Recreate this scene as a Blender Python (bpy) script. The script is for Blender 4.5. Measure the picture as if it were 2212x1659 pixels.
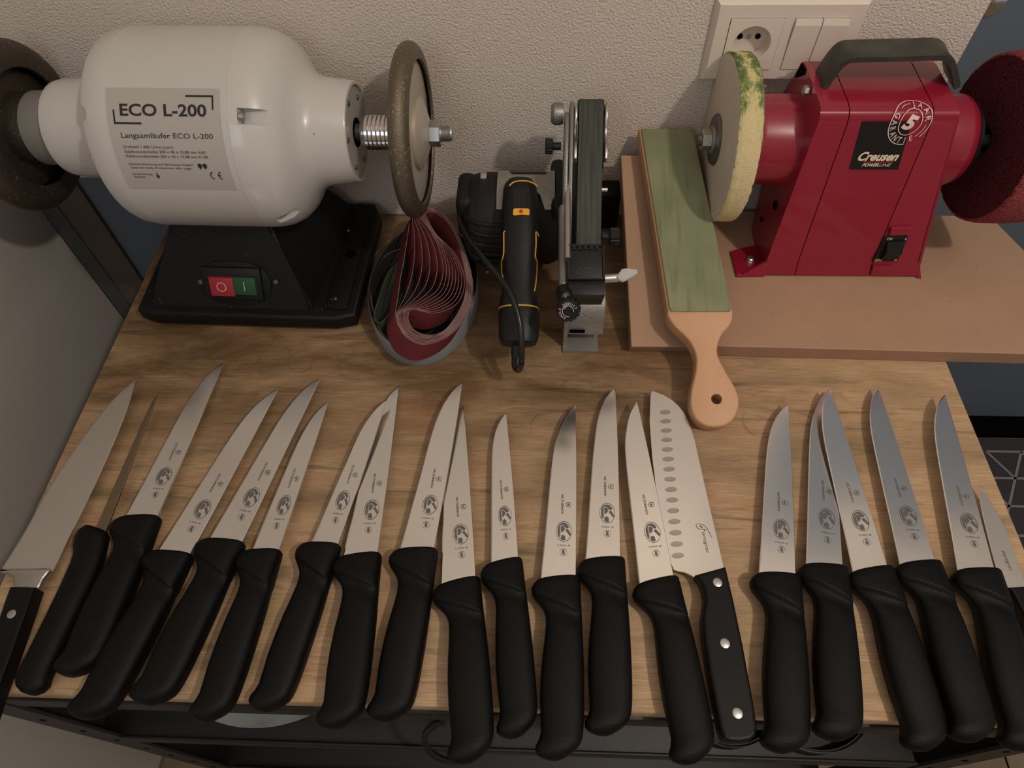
import bpy, bmesh, math, random
from mathutils import Vector, Matrix
random.seed(7)
PI = math.pi
sc = bpy.context.scene
for o in list(bpy.data.objects): bpy.data.objects.remove(o)
COL = sc.collection

# ---------------------------------------------------------------- camera
F = 1458.7
CAM = Vector((0.0373, -0.665, 0.5786))
RX, RROLL, RZ = 0.6075, -0.0362, 0.0618
CR = Matrix.Rotation(RZ, 3, 'Z') @ Matrix.Rotation(RX, 3, 'X') @ Matrix.Rotation(RROLL, 3, 'Z')
cd = bpy.data.cameras.new('camera'); cam = bpy.data.objects.new('camera', cd); COL.objects.link(cam)
cam.matrix_world = Matrix.Translation(CAM) @ CR.to_4x4()
cd.sensor_fit = 'HORIZONTAL'; cd.sensor_width = 36.0; cd.lens = F * 36.0 / 2212
cd.clip_start = 0.01
sc.camera = cam

def ray(x, y): return CR @ Vector((x - 1106, 829.5 - y, -F))
def PZ(z, x, y): r = ray(x, y); return CAM + r * ((z - CAM.z) / r.z)
def PY(yy, x, y): r = ray(x, y); return CAM + r * ((yy - CAM.y) / r.y)
def PX(xx, x, y): r = ray(x, y); return CAM + r * ((xx - CAM.x) / r.x)

# ---------------------------------------------------------------- light and exposure
def S(r, g, b):
    f = lambda c: (c/255)/12.92 if c/255 <= .04045 else (((c/255)+.055)/1.055)**2.4
    return (f(r), f(g), f(b), 1)
w = bpy.data.worlds.new('world'); sc.world = w; w.use_nodes = True
w.node_tree.nodes['Background'].inputs[0].default_value = (1.0, 0.97, 0.93, 1)
w.node_tree.nodes['Background'].inputs[1].default_value = 0.42
def area(name, loc, target, size, power, col, shape='DISK'):
    l = bpy.data.lights.new(name, 'AREA'); l.shape = shape; l.size = size; l.energy = power; l.color = col
    o = bpy.data.objects.new(name, l); COL.objects.link(o); o.location = loc
    o.rotation_euler = (Vector(target) - Vector(loc)).to_track_quat('-Z', 'Y').to_euler(); return o
def point(name, loc, rad, power, col):
    l = bpy.data.lights.new(name, 'POINT'); l.shadow_soft_size = rad; l.energy = power; l.color = col
    o = bpy.data.objects.new(name, l); COL.objects.link(o); o.location = loc; return o
point('ceiling_lamp_light', (.74, -.92, 1.40), 0.034, 32, (1.0, .89, .78))
area('cool_fill_light', (-0.55, -1.7, 1.1), (-.1, 0, 0.1), 0.7, 4.5, (.74, .87, 1.0), 'SQUARE')  # added cool fill from behind left of the camera, following bluish highlights
sc.view_settings.view_transform = 'Standard'; sc.view_settings.look = 'None'
sc.view_settings.exposure = -0.12; sc.view_settings.gamma = 1; sc.view_settings.use_curve_mapping = False

# ---------------------------------------------------------------- materials
def mat(name, col, rough=.5, metal=0., spec=.5, bump=0, bscale=200, bstretch=None, coat=0, var=0, vscale=6, varcol=None, speck=None, bdist=.001, vst=None):
    m = bpy.data.materials.new(name); m.use_nodes = True; nt = m.node_tree; N = nt.nodes; L = nt.links
    b = N['Principled BSDF']; b.inputs['Base Color'].default_value = col; b.inputs['Roughness'].default_value = rough
    b.inputs['Metallic'].default_value = metal; b.inputs['Specular IOR Level'].default_value = spec
    b.inputs['Coat Weight'].default_value = coat
    tc = N.new('ShaderNodeTexCoord'); last = None
    if bump:
        mp = N.new('ShaderNodeMapping'); L.new(tc.outputs['Object'], mp.inputs[0])
        if bstretch: mp.inputs['Scale'].default_value = bstretch
        n = N.new('ShaderNodeTexNoise'); n.inputs['Scale'].default_value = bscale; n.inputs['Detail'].default_value = 4
        L.new(mp.outputs[0], n.inputs[0])
        bp = N.new('ShaderNodeBump'); bp.inputs['Strength'].default_value = bump; bp.inputs['Distance'].default_value = bdist
        L.new(n.outputs[0], bp.inputs['Height']); L.new(bp.outputs[0], b.inputs['Normal'])
    if var:
        n = N.new('ShaderNodeTexNoise'); n.inputs['Scale'].default_value = vscale; n.inputs['Detail'].default_value = 6
        vm = N.new('ShaderNodeMapping'); vm.inputs['Scale'].default_value = vst or (1, 1, 1); L.new(tc.outputs['Object'], vm.inputs[0]); L.new(vm.outputs[0], n.inputs[0])
        r = N.new('ShaderNodeValToRGB'); r.color_ramp.elements[0].position = .5 - .25; r.color_ramp.elements[1].position = .5 + .25
        vc = varcol or tuple(c * (1 - var) for c in col[:3]) + (1,)
        r.color_ramp.elements[0].color = vc; r.color_ramp.elements[1].color = col
        L.new(n.outputs[0], r.inputs[0]); last = r.outputs[0]
    if speck:
        n = N.new('ShaderNodeTexNoise'); n.inputs['Scale'].default_value = speck[0]; n.inputs['Detail'].default_value = 2
        L.new(tc.outputs['Object'], n.inputs[0])
        r = N.new('ShaderNodeValToRGB'); r.color_ramp.elements[0].position = speck[1]; r.color_ramp.elements[1].position = speck[1] + .03
        L.new(n.outputs[0], r.inputs[0])
        mx = N.new('ShaderNodeMix'); mx.data_type = 'RGBA'; L.new(r.outputs[0], mx.inputs[0])
        if last: L.new(last, mx.inputs[6])
        else: mx.inputs[6].default_value = col
        mx.inputs[7].default_value = speck[2]; last = mx.outputs[2]
    if last: L.new(last, b.inputs['Base Color'])
    return m

M = {}
M['wall'] = mat('stucco', S(216, 206, 196), .9, bump=1.0, bscale=430, spec=.2, bdist=.0022)
M['panel'] = mat('painted_panel', S(196, 190, 184), .6, bump=.1, bscale=300)
M['blue'] = mat('blue_paint', S(98, 108, 122), .55, bump=.1, bscale=400, var=.1)
M['trimbrown'] = mat('brown_trim', S(92, 82, 74), .8, bump=.5, bscale=150, var=.2)
M['gap'] = mat('dark_trim', S(74, 74, 72), .7)
M['white_plastic'] = mat('white_plastic', S(222, 210, 198), .35, coat=.2)
M['hole'] = mat('dark_hole', S(5, 4, 4), .9, spec=.05)
M['chrome'] = mat('chrome', (.75, .75, .76, 1), .15, 1.0)
M['zinc'] = mat('zinc', (.55, .55, .54, 1), .4, 1.0)
M['alu'] = mat('satin_aluminium', (.50, .48, .46, 1), .38, 1.0, bump=.2, bscale=900)
M['darksteel'] = mat('dark_steel', (.16, .15, .14, 1), .4, .8)
M['gwhite'] = mat('white_gloss_paint', S(196, 194, 190), .28, coat=.3, bump=.03, bscale=60, speck=(110, .77, S(150, 146, 140)))
M['flange'] = mat('grey_flange', S(140, 138, 132), .45, .3)
M['sticker'] = mat('silver_sticker', S(176, 172, 166), .5)
M['coverplate'] = mat('cover_plate', S(176, 172, 166), .45, .2)
M['wheeldisc'] = mat('wheel_disc', S(196, 188, 174), .45, .55, bump=.1, bscale=600)
M['ink'] = mat('black_ink', S(38, 34, 38), .6)
M['bink'] = mat('etched_ink', S(98, 94, 92), .6)
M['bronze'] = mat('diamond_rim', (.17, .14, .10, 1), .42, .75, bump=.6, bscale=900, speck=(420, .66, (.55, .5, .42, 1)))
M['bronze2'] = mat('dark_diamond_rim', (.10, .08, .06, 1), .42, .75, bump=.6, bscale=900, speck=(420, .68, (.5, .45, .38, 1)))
M['castblack'] = mat('black_cast', S(13, 13, 15), .5, spec=.3, bump=.5, bscale=500, speck=(300, .74, S(120, 118, 112)))
M['black'] = mat('black_plastic', S(18, 18, 19), .45, spec=.35, bump=.15, bscale=500)
M['rubber'] = mat('black_rubber', S(25, 25, 25), .6, spec=.3, bump=.2, bscale=700)
M['cable'] = mat('cable', S(20, 20, 22), .35)
M['redbtn'] = mat('red_button', S(150, 34, 42), .5)
M['greenbtn'] = mat('green_button', S(26, 72, 40), .5)
M['btnmark'] = mat('button_mark', S(226, 180, 176), .5)
M['grnmark'] = mat('green_mark', S(150, 190, 150), .5)
M['red'] = mat('red_enamel', S(142, 24, 48), .33, coat=.4, bump=.06, bscale=90, speck=(150, .79, S(90, 40, 40)))
M['reddark'] = mat('red_enamel_seam', S(58, 10, 20), .6)
M['worn'] = mat('worn_black_handle', S(34, 34, 32), .4, var=.5, vscale=60, varcol=S(66, 68, 60))
M['felt'] = mat('felt_face', S(210, 198, 182), 1.0, bump=.6, bscale=600, spec=.1, var=.12, vscale=20)
M['nonwoven'] = mat('nonwoven_face', S(92, 40, 46), 1.0, bump=2.0, bscale=500, spec=.1, speck=(450, .58, S(40, 18, 22)))
M['nonwovenrim'] = mat('nonwoven_rim', S(150, 74, 78), 1.0, bump=2.0, bscale=500, spec=.1, speck=(450, .6, S(96, 42, 48)))
M['logo_black'] = mat('logo_black', S(20, 20, 21), .4)
M['cream'] = mat('cream_print', S(236, 224, 196), .5)
M['pinkwhite'] = mat('white_print', S(232, 206, 200), .5)
M['lens'] = mat('red_print', S(170, 40, 52), .5)
M['mdf'] = mat('mdf', S(174, 140, 114), .75, bump=.25, bscale=500, var=.08, vscale=25, speck=(300, .72, S(140, 100, 76)))
M['mdfside'] = mat('mdf_edge', S(156, 122, 98), .9, bump=.5, bscale=500, var=.1, vscale=60)
M['beech'] = mat('beech', S(204, 158, 120), .5, bump=.1, bscale=300, bstretch=(8, 1, 1), speck=(900, .64, S(186, 138, 100)), var=.08, vscale=12)
M['abr'] = mat('abrasive_red', S(112, 48, 52), .95, bump=1.0, bscale=1500, spec=.2, var=.12, vscale=300)
M['abredge'] = mat('belt_edge', S(160, 132, 128), .9)
M['beltback'] = mat('belt_back', S(120, 60, 62), .9)
M['beltgreen'] = mat('belt_green', S(56, 70, 48), .9, bump=.5, bscale=900)
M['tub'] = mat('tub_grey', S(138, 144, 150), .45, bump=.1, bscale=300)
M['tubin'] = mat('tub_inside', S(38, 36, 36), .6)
M['dgbelt'] = mat('worn_belt', S(72, 76, 66), .65, bump=.3, bscale=300, bstretch=(14, 1, 1), var=.4, vscale=14, vst=(26, 1, 1), varcol=S(34, 38, 36))
M['yellow'] = mat('yellow_trim', S(202, 158, 60), .5)
M['orange'] = mat('orange_label', S(238, 168, 30), .5)
M['castgrey'] = mat('cast_grey', S(150, 148, 142), .45, .5, bump=.5, bscale=600, speck=(500, .66, S(70, 68, 64)))
M['sidesteel'] = mat('side_frame', (.26, .26, .25, 1), .42, .7, bump=.3, bscale=600)
M['steel'] = None
M['cart'] = mat('cart_metal', S(17, 17, 19), .5, 0, bump=.15, bscale=400)
M['cartpost'] = mat('cart_post', S(36, 35, 32), .55, bump=.2, bscale=400)
M['cloth'] = mat('striped_disc', S(150, 158, 158), .7, bump=.6, bscale=120, bstretch=(1, 8, 1), var=.3, vscale=30)
M['carpet'] = mat('carpet', S(66, 62, 68), .95, bump=1, bscale=400, var=.15, vscale=80)
M['carpetline'] = mat('carpet_line', S(142, 136, 134), .95, bump=1, bscale=400)
M['floorwood'] = mat('floor_wood', S(134, 116, 92), .55, bump=.3, bscale=120, bstretch=(1, 14, 1), var=.35, vscale=20)
M['ceil'] = mat('ceiling_paint', S(226, 220, 212), .9)

def steel_mat(name='brushed_steel', base=(.92, .91, .89, 1), rough=.19):
    m = bpy.data.materials.new(name); m.use_nodes = True; N = m.node_tree.nodes; L = m.node_tree.links; b = N['Principled BSDF']
    b.inputs['Base Color'].default_value = base; b.inputs['Metallic'].default_value = 1
    STR = .02
    tc = N.new('ShaderNodeTexCoord'); mp = N.new('ShaderNodeMapping'); mp.inputs['Scale'].default_value = (1, 18, 1)
    L.new(tc.outputs['Object'], mp.inputs[0])
    n = N.new('ShaderNodeTexNoise'); n.inputs['Scale'].default_value = 90; n.inputs['Detail'].default_value = 6
    L.new(mp.outputs[0], n.inputs[0])
    r = N.new('ShaderNodeMapRange'); r.inputs[3].default_value = rough - .04; r.inputs[4].default_value = rough + .05
    L.new(n.outputs[0], r.inputs[0]); L.new(r.outputs[0], b.inputs['Roughness'])
    bp = N.new('ShaderNodeBump'); bp.inputs['Strength'].default_value = .02; bp.inputs['Distance'].default_value = .0003
    L.new(n.outputs[0], bp.inputs['Height']); L.new(bp.outputs[0], b.inputs['Normal'])
    # smudges
    n2 = N.new('ShaderNodeTexNoise'); n2.inputs['Scale'].default_value = 26; n2.inputs['Detail'].default_value = 5
    L.new(tc.outputs['Object'], n2.inputs[0])
    mx = N.new('ShaderNodeMix'); mx.data_type = 'RGBA'; mx.inputs[6].default_value = tuple(c*.95 for c in base[:3])+(1,)
    mx.inputs[7].default_value = base; L.new(n2.outputs[0], mx.inputs[0]); L.new(mx.outputs[2], b.inputs['Base Color'])
    return m
M['steel'] = steel_mat(); M['steel2'] = steel_mat('satin_steel', (.72, .69, .65, 1), .36)

def table_mat():
    m = bpy.data.materials.new('worn_pine'); m.use_nodes = True; N = m.node_tree.nodes; L = m.node_tree.links; b = N['Principled BSDF']
    b.inputs['Roughness'].default_value = .62
    tc = N.new('ShaderNodeTexCoord')
    def noise(scale, st, det=6, dist=0, rough=.5):
        mp = N.new('ShaderNodeMapping'); mp.inputs['Scale'].default_value = st; L.new(tc.outputs['Object'], mp.inputs[0])
        n = N.new('ShaderNodeTexNoise'); n.inputs['Scale'].default_value = scale; n.inputs['Detail'].default_value = det
        n.inputs['Distortion'].default_value = dist; n.inputs['Roughness'].default_value = rough
        L.new(mp.outputs[0], n.inputs[0]); return n.outputs[0]
    def ramp(i, *st):
        r = N.new('ShaderNodeValToRGB'); e = r.color_ramp.elements
        e[0].position, e[0].color = st[0]; e[1].position, e[1].color = st[-1]
        for p_, c_ in st[1:-1]: q = e.new(p_); q.color = c_
        L.new(i, r.inputs[0]); return r.outputs[0]
    def mix(f, a, c, mode='MIX'):
        x = N.new('ShaderNodeMix'); x.data_type = 'RGBA'; x.blend_type = mode
        for v, k in ((f, 0), (a, 6), (c, 7)):
            if isinstance(v, (tuple, float, int)): x.inputs[k].default_value = v
            else: L.new(v, x.inputs[k])
        return x.outputs[2]
    K = lambda v: (v, v, v, 1)
    base = ramp(noise(4.2, (1, 4.5, 1), 5, .9, .55), (.28, S(146, 122, 88)), (.42, S(180, 152, 116)), (.55, S(202, 170, 134)), (.66, S(194, 150, 114)), (.8, S(204, 176, 140)))
    grain = ramp(noise(34, (1, 26, 1), 9, .2, .7), (.34, K(.35)), (.60, K(1)))
    c = mix(grain, S(146, 114, 80), base)
    streak = ramp(noise(6, (1, 12, 1), 8, .6, .72), (.54, K(0)), (.69, K(.9)))
    c = mix(streak, c, S(112, 94, 66))
    # grime lies in the middle and back of the board, less towards the right
    sx = N.new('ShaderNodeSeparateXYZ'); L.new(tc.outputs['Object'], sx.inputs[0])
    mr = N.new('ShaderNodeMapRange'); mr.inputs[1].default_value = .36; mr.inputs[2].default_value = .12
    L.new(sx.outputs[0], mr.inputs[0])
    my = N.new('ShaderNodeMapRange'); my.inputs[1].default_value = -.46; my.inputs[2].default_value = -.26; L.new(sx.outputs[1], my.inputs[0])
    mm = N.new('ShaderNodeMath'); mm.operation = 'MULTIPLY'; L.new(mr.outputs[0], mm.inputs[0]); L.new(my.outputs[0], mm.inputs[1])
    g = ramp(noise(7, (1, 3, 1), 7, .6, .65), (.34, K(.35)), (.60, K(1)))
    mm2 = N.new('ShaderNodeMath'); mm2.operation = 'MULTIPLY'; L.new(mm.outputs[0], mm2.inputs[0]); L.new(g, mm2.inputs[1])
    mm3 = N.new('ShaderNodeMath'); mm3.operation = 'MULTIPLY'; L.new(mm2.outputs[0], mm3.inputs[0]); mm3.inputs[1].default_value = 1.0
    c = mix(mm3.outputs[0], c, mix(1.0, c, S(150, 138, 120), 'MULTIPLY'))
    blot = ramp(noise(14, (1, 2.2, 1), 5, .5), (.60, K(0)), (.72, K(.55)))
    c = mix(blot, c, S(104, 88, 62))
    # ring stains
    tot = None
    for (cx, cy, rr) in [(-.245, -.232, .016), (-.215, -.238, .014), (-.275, -.235, .013), (-.19, -.24, .015), (.08, -.27, .016), (.05, -.315, .017),
                         (.262, -.305, .018), (.272, -.285, .017), (.30, -.31, .016), (-.16, -.245, .013)]:
        vm = N.new('ShaderNodeVectorMath'); vm.operation = 'DISTANCE'; L.new(tc.outputs['Object'], vm.inputs[0]); vm.inputs[1].default_value = (cx, cy, 0)
        a = N.new('ShaderNodeMath'); a.operation = 'SUBTRACT'; L.new(vm.outputs['Value'], a.inputs[0]); a.inputs[1].default_value = rr
        a2 = N.new('ShaderNodeMath'); a2.operation = 'ABSOLUTE'; L.new(a.outputs[0], a2.inputs[0])
        a3 = N.new('ShaderNodeMapRange'); a3.inputs[1].default_value = .0006; a3.inputs[2].default_value = .0017; a3.inputs[3].default_value = 1; a3.inputs[4].default_value = 0
        L.new(a2.outputs[0], a3.inputs[0])
        if tot is None: tot = a3.outputs[0]
        else:
            q = N.new('ShaderNodeMath'); q.operation = 'MAXIMUM'; L.new(tot, q.inputs[0]); L.new(a3.outputs[0], q.inputs[1]); tot = q.outputs[0]
    q = N.new('ShaderNodeMath'); q.operation = 'MULTIPLY'; L.new(tot, q.inputs[0]); L.new(ramp(noise(40, (1, 1, 1), 3), (.4, K(0)), (.6, K(.45))), q.inputs[1])
    c = mix(q.outputs[0], c, S(92, 76, 56))
    sp = ramp(noise(120, (1, 1, 1), 2), (.76, K(0)), (.79, K(.6)))
    c = mix(sp, c, S(70, 55, 40))
    L.new(c, b.inputs['Base Color'])
    bp = N.new('ShaderNodeBump'); bp.inputs['Strength'].default_value = .25; bp.inputs['Distance'].default_value = .001
    L.new(grain, bp.inputs['Height']); L.new(bp.outputs[0], b.inputs['Normal'])
    return m
M['table'] = table_mat()

def strop_mat():
    m = mat('green_compound_leather', S(142, 144, 112), .75, bump=.3, bscale=300, var=.3, vscale=14, varcol=S(108, 114, 84))
    N = m.node_tree.nodes; L = m.node_tree.links; b = N['Principled BSDF']
    old = b.inputs['Base Color'].links[0].from_socket
    tc = N.new('ShaderNodeTexCoord'); mp = N.new('ShaderNodeMapping'); mp.inputs['Scale'].default_value = (16, 1.4, 1); L.new(tc.outputs['Object'], mp.inputs[0])
    n = N.new('ShaderNodeTexNoise'); n.inputs['Scale'].default_value = 12; n.inputs['Detail'].default_value = 6; L.new(mp.outputs[0], n.inputs[0])
    r = N.new('ShaderNodeValToRGB'); r.color_ramp.elements[0].position = .52; r.color_ramp.elements[1].position = .80; L.new(n.outputs[0], r.inputs[0])
    x = N.new('ShaderNodeMix'); x.data_type = 'RGBA'; L.new(r.outputs[0], x.inputs[0]); L.new(old, x.inputs[6]); x.inputs[7].default_value = S(96, 106, 74)
    L.new(x.outputs[2], b.inputs['Base Color']); return m
M['strop'] = strop_mat()

def feltrim_mat():   # cream felt with rubbed-in green compound round the rear half of the rim
    m = bpy.data.materials.new('felt_rim'); m.use_nodes = True; N = m.node_tree.nodes; L = m.node_tree.links; b = N['Principled BSDF']
    b.inputs['Roughness'].default_value = 1; b.inputs['Specular IOR Level'].default_value = .1
    tc = N.new('ShaderNodeTexCoord')
    mp = N.new('ShaderNodeMapping'); mp.inputs['Scale'].default_value = (2.2, 1, .5); L.new(tc.outputs['Object'], mp.inputs[0])
    n = N.new('ShaderNodeTexNoise'); n.inputs['Scale'].default_value = 60; n.inputs['Detail'].default_value = 9; n.inputs['Roughness'].default_value = .8; L.new(mp.outputs[0], n.inputs[0])
    sx = N.new('ShaderNodeSeparateXYZ'); L.new(tc.outputs['Object'], sx.inputs[0])
    h = N.new('ShaderNodeMapRange'); h.inputs[1].default_value = .155; h.inputs[2].default_value = .235; h.inputs[3].default_value = -.30; h.inputs[4].default_value = .20
    L.new(sx.outputs[2], h.inputs[0])
    a = N.new('ShaderNodeMath'); L.new(n.outputs[0], a.inputs[0]); L.new(h.outputs[0], a.inputs[1])
    # more compound on the outer margins of the rim
    d = N.new('ShaderNodeMath'); d.operation = 'ABSOLUTE'; L.new(sx.outputs[0], d.inputs[0])
    dm = N.new('ShaderNodeMapRange'); dm.inputs[1].default_value = .0; dm.inputs[2].default_value = .013; dm.inputs[3].default_value = -.12; dm.inputs[4].default_value = .08
    L.new(d.outputs[0], dm.inputs[0])
    a2 = N.new('ShaderNodeMath'); L.new(a.outputs[0], a2.inputs[0]); L.new(dm.outputs[0], a2.inputs[1])
    r = N.new('ShaderNodeValToRGB'); e = r.color_ramp.elements
    e[0].position = .42; e[0].color = S(212, 194, 150); e[1].position = .78; e[1].color = S(62, 86, 54)
    k = e.new(.56); k.color = S(202, 190, 138); k = e.new(.64); k.color = S(124, 136, 84)
    L.new(a2.outputs[0], r.inputs[0]); L.new(r.outputs[0], b.inputs['Base Color'])
    n2 = N.new('ShaderNodeTexNoise'); n2.inputs['Scale'].default_value = 500; L.new(tc.outputs['Object'], n2.inputs[0])
    bp = N.new('ShaderNodeBump'); bp.inputs['Strength'].default_value = 1; bp.inputs['Distance'].default_value = .001
    L.new(n2.outputs[0], bp.inputs['Height']); L.new(bp.outputs[0], b.inputs['Normal']); return m
M['feltrim'] = feltrim_mat()

# ---------------------------------------------------------------- mesh helpers
WM = {}   # world matrix of each root
def finish(name, bm, m, parent=None, smooth=None, local=False):
    if parent is not None and not local:
        root = parent
        while root.parent: root = root.parent
        bm.transform(WM[root.name].inverted())
    me = bpy.data.meshes.new(name)
    bmesh.ops.recalc_face_normals(bm, faces=bm.faces)
    bm.to_mesh(me); bm.free()
    for x in (m if isinstance(m, (list, tuple)) else [m]): me.materials.append(x)
    o = bpy.data.objects.new(name, me); COL.objects.link(o)
    if parent is not None: o.parent = parent
    if smooth:
        for p_ in me.polygons: p_.use_smooth = True
        try: me.set_sharp_from_angle(angle=math.radians(smooth))
        except Exception: pass
    return o
def tag(o, label=None, cat=None, group=None, kind=None):
    if label: o['label'] = label
    if cat: o['category'] = cat
    if group: o['group'] = group
    if kind: o['kind'] = kind
    return o
def root(name, loc, label, cat, group=None, rotz=0, rotx=0, roty=0):
    o = bpy.data.objects.new(name, None); COL.objects.link(o); o.location = loc; o.rotation_euler = (rotx, roty, rotz); o.empty_display_size = .02
    WM[o.name] = Matrix.Translation(Vector(loc)) @ o.rotation_euler.to_matrix().to_4x4()
    return tag(o, label, cat, group)
def box(bm, lo, hi, bev=0, seg=2, mi=0, mx=None):
    g = bmesh.ops.create_cube(bm, size=1)['verts']
    for v in g: v.co = Vector([lo[i] + (v.co[i] + .5) * (hi[i] - lo[i]) for i in range(3)])
    fs = list({f for v in g for f in v.link_faces})
    if bev:
        r = bmesh.ops.bevel(bm, geom=list({e for v in g for e in v.link_edges}), offset=bev, segments=seg, affect='EDGES', profile=.5)
        g = list({v for v in bm.verts if v.is_valid and (v in set(r['verts']) or v in g)}) if False else None
        if mx is not None: pass
    return g
def nbox(name, lo, hi, m, parent=None, bev=0, rot=None, seg=2, smooth=None):
    bm = bmesh.new(); box(bm, lo, hi, bev, seg)
    if rot: bm.transform(rot)
    return finish(name, bm, m, parent, smooth or (40 if bev else None))
def bridge(bm, rings, closed=True, cap0=True, cap1=True, mi=0):
    R = [[bm.verts.new(p_) for p_ in r] for r in rings]; n = len(R[0])
    for a, b in zip(R, R[1:]):
        for i in range(n if closed else n - 1):
            j = (i + 1) % n
            try: f = bm.faces.new((a[i], a[j], b[j], b[i])); f.material_index = mi
            except ValueError: pass
    if cap0: bm.faces.new(R[0][::-1]).material_index = mi
    if cap1: bm.faces.new(R[-1]).material_index = mi
    return R
def frame_ax(o, ax, up=None):
    ax = Vector(ax).normalized(); up = Vector(up or (0, 0, 1))
    if abs(ax.dot(up)) > .95: up = Vector((0, 1, 0))
    s = up.cross(ax).normalized(); u = ax.cross(s)
    return Vector(o), ax, s, u
def lathe(bm, prof, o, ax, n=48, cap0=True, cap1=True, mi=0, up=None):
    o, ax, s, u = frame_ax(o, ax, up)
    rings = [[o + ax * a + (s * math.cos(2*PI*i/n) + u * math.sin(2*PI*i/n)) * max(r, 1e-5) for i in range(n)] for a, r in prof]
    return bridge(bm, rings, True, cap0, cap1, mi)
def nlathe(name, prof, o, ax, m, parent=None, n=48, smooth=35, cap0=True, cap1=True, up=None):
    bm = bmesh.new(); lathe(bm, prof, o, ax, n, cap0, cap1, up=up); return finish(name, bm, m, parent, smooth)
def catmull(pts, sub=6, closed=False):
    P = [Vector(p_) for p_ in pts]; n = len(P); out = []
    for i in range(n if closed else n - 1):
        a, b, c, d = (P[(i-1) % n] if closed or i else P[0]), P[i], P[(i+1) % n], (P[(i+2) % n] if closed or i + 2 < n else P[-1])
        for k in range(sub):
            t = k / sub
            out.append(.5 * ((2*b) + (c-a)*t + (2*a-5*b+4*c-d)*t*t + (3*b-a-3*c+d)*t**3))
    if not closed: out.append(P[-1])
    return out
def tube(bm, pts, r, n=10, mi=0):
    rings = []; m = len(pts); up = Vector((0, 0, 1))
    for i, p_ in enumerate(pts):
        t = (pts[min(i+1, m-1)] - pts[max(i-1, 0)]).normalized()
        s = t.cross(up)
        s = s.normalized() if s.length > 1e-3 else Vector((1, 0, 0)); u = s.cross(t)
        rr = r[i] if isinstance(r, (list, tuple)) else r
        rings.append([p_ + (s * math.cos(2*PI*k/n) + u * math.sin(2*PI*k/n)) * rr for k in range(n)])
    bridge(bm, rings)
def prism(bm, poly, fn, t, bev=0, seg=2, mi=0):
    """poly: 2D points, fn(a,b,c) -> 3D, extruded c from 0 to t"""
    A = [bm.verts.new(fn(a, b, 0)) for a, b in poly]; B = [bm.verts.new(fn(a, b, t)) for a, b in poly]; n = len(poly)
    f1 = bm.faces.new(A[::-1]); f2 = bm.faces.new(B)
    for i in range(n): bm.faces.new((A[i], A[(i+1) % n], B[(i+1) % n], B[i]))
    bmesh.ops.recalc_face_normals(bm, faces=bm.faces)
    if bev:
        es = list({e for e in f2.edges} | {e for e in f1.edges})
        bmesh.ops.bevel(bm, geom=es, offset=bev, segments=seg, affect='EDGES', profile=.5)
def circ(cx, cy, r, n=24, ry=None): return [(cx + r*math.cos(2*PI*i/n), cy + (ry or r)*math.sin(2*PI*i/n)) for i in range(n)]

TXT = {}
def text_geo(s, bold=0):
    k = (s, bold)
    if k in TXT: return TXT[k]
    c = bpy.data.curves.new('t', 'FONT'); c.body = s; c.size = 1; c.offset = bold; c.resolution_u = 3
    o = bpy.data.objects.new('t', c); me = o.to_mesh()
    V = [(v.co.x, v.co.y) for v in me.vertices]; Fc = [tuple(p_.vertices) for p_ in me.polygons]
    o.to_mesh_clear(); bpy.data.objects.remove(o); bpy.data.curves.remove(c)
    x0 = min(v[0] for v in V); x1 = max(v[0] for v in V)
    V = [((x - x0), y) for x, y in V]; TXT[k] = (V, Fc, x1 - x0); return TXT[k]
def put_text(bm, s, x0, y0, width, height, fn, bold=0, slant=0, mi=0):
    """text with left baseline (x0,y0), total width, cap height -> fn(x,y)"""
    V, Fc, W = text_geo(s, bold)
    vs = [bm.verts.new(fn(x0 + x / W * width + slant * y, y0 + y / .70 * height)) for x, y in V]
    for f in Fc:
        try: bm.faces.new([vs[i] for i in f]).material_index = mi
        except ValueError: pass
def put_poly(bm, pts, fn, mi=0):
    bm.faces.new([bm.verts.new(fn(a, b)) for a, b in pts]).material_index = mi
def put_ring(bm, cx, cy, rx, ry, w, fn, n=36, a0=0, a1=2*PI, mi=0):
    for i in range(n):
        t0 = a0 + (a1-a0)*i/n; t1 = a0 + (a1-a0)*(i+1)/n
        q = [(cx + (rx+k)*math.cos(t), cy + (ry+k)*math.sin(t)) for t, k in ((t0, 0), (t1, 0), (t1, -w), (t0, -w))]
        put_poly(bm, q, fn, mi)
def put_bar(bm, a, b, w, fn, mi=0):
    d = Vector((b[0]-a[0], b[1]-a[1])).normalized(); n = Vector((-d.y, d.x)) * w / 2
    put_poly(bm, [(a[0]+n.x, a[1]+n.y), (a[0]-n.x, a[1]-n.y), (b[0]-n.x, b[1]-n.y), (b[0]+n.x, b[1]+n.y)], fn, mi)

# ================================================================ SETTING
def st(name, lo, hi, m, bev=0): return tag(nbox(name, lo, hi, m, bev=bev), kind='structure')
FZ = -.75; CZ = 1.85
wall = st('wall_back', (-2.2, 0, .0525), (.4555, .12, CZ), M['wall'])
st('wall_lower', (-.40, .0, FZ), (.4555, .12, .0525), M['wall'])
st('wall_lower_blue', (-.62, .002, FZ), (-.40, .12, .0525), M['blue'])
st('trim_1', (-.577, -.004, FZ), (-.534, .002, .0525), M['trimbrown'])
st('trim_2', (-.60, -.006, FZ), (-.577, .002, .0525), M['gap'])
d1 = st('door_1', (-.64, -1.3, FZ + .01), (-.601, -.006, 1.55), M['panel'], .002)
st('wall_left', (-.70, -2.6, FZ), (-.64, .0, CZ), M['wall'])
d2 = st('door_2', (.44, .18, FZ + .012), (2.4, .22, 1.42), M['blue'])
st('trim_3', (.44, .165, 1.42), (2.4, .22, 1.50), M['white_plastic'])
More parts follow.
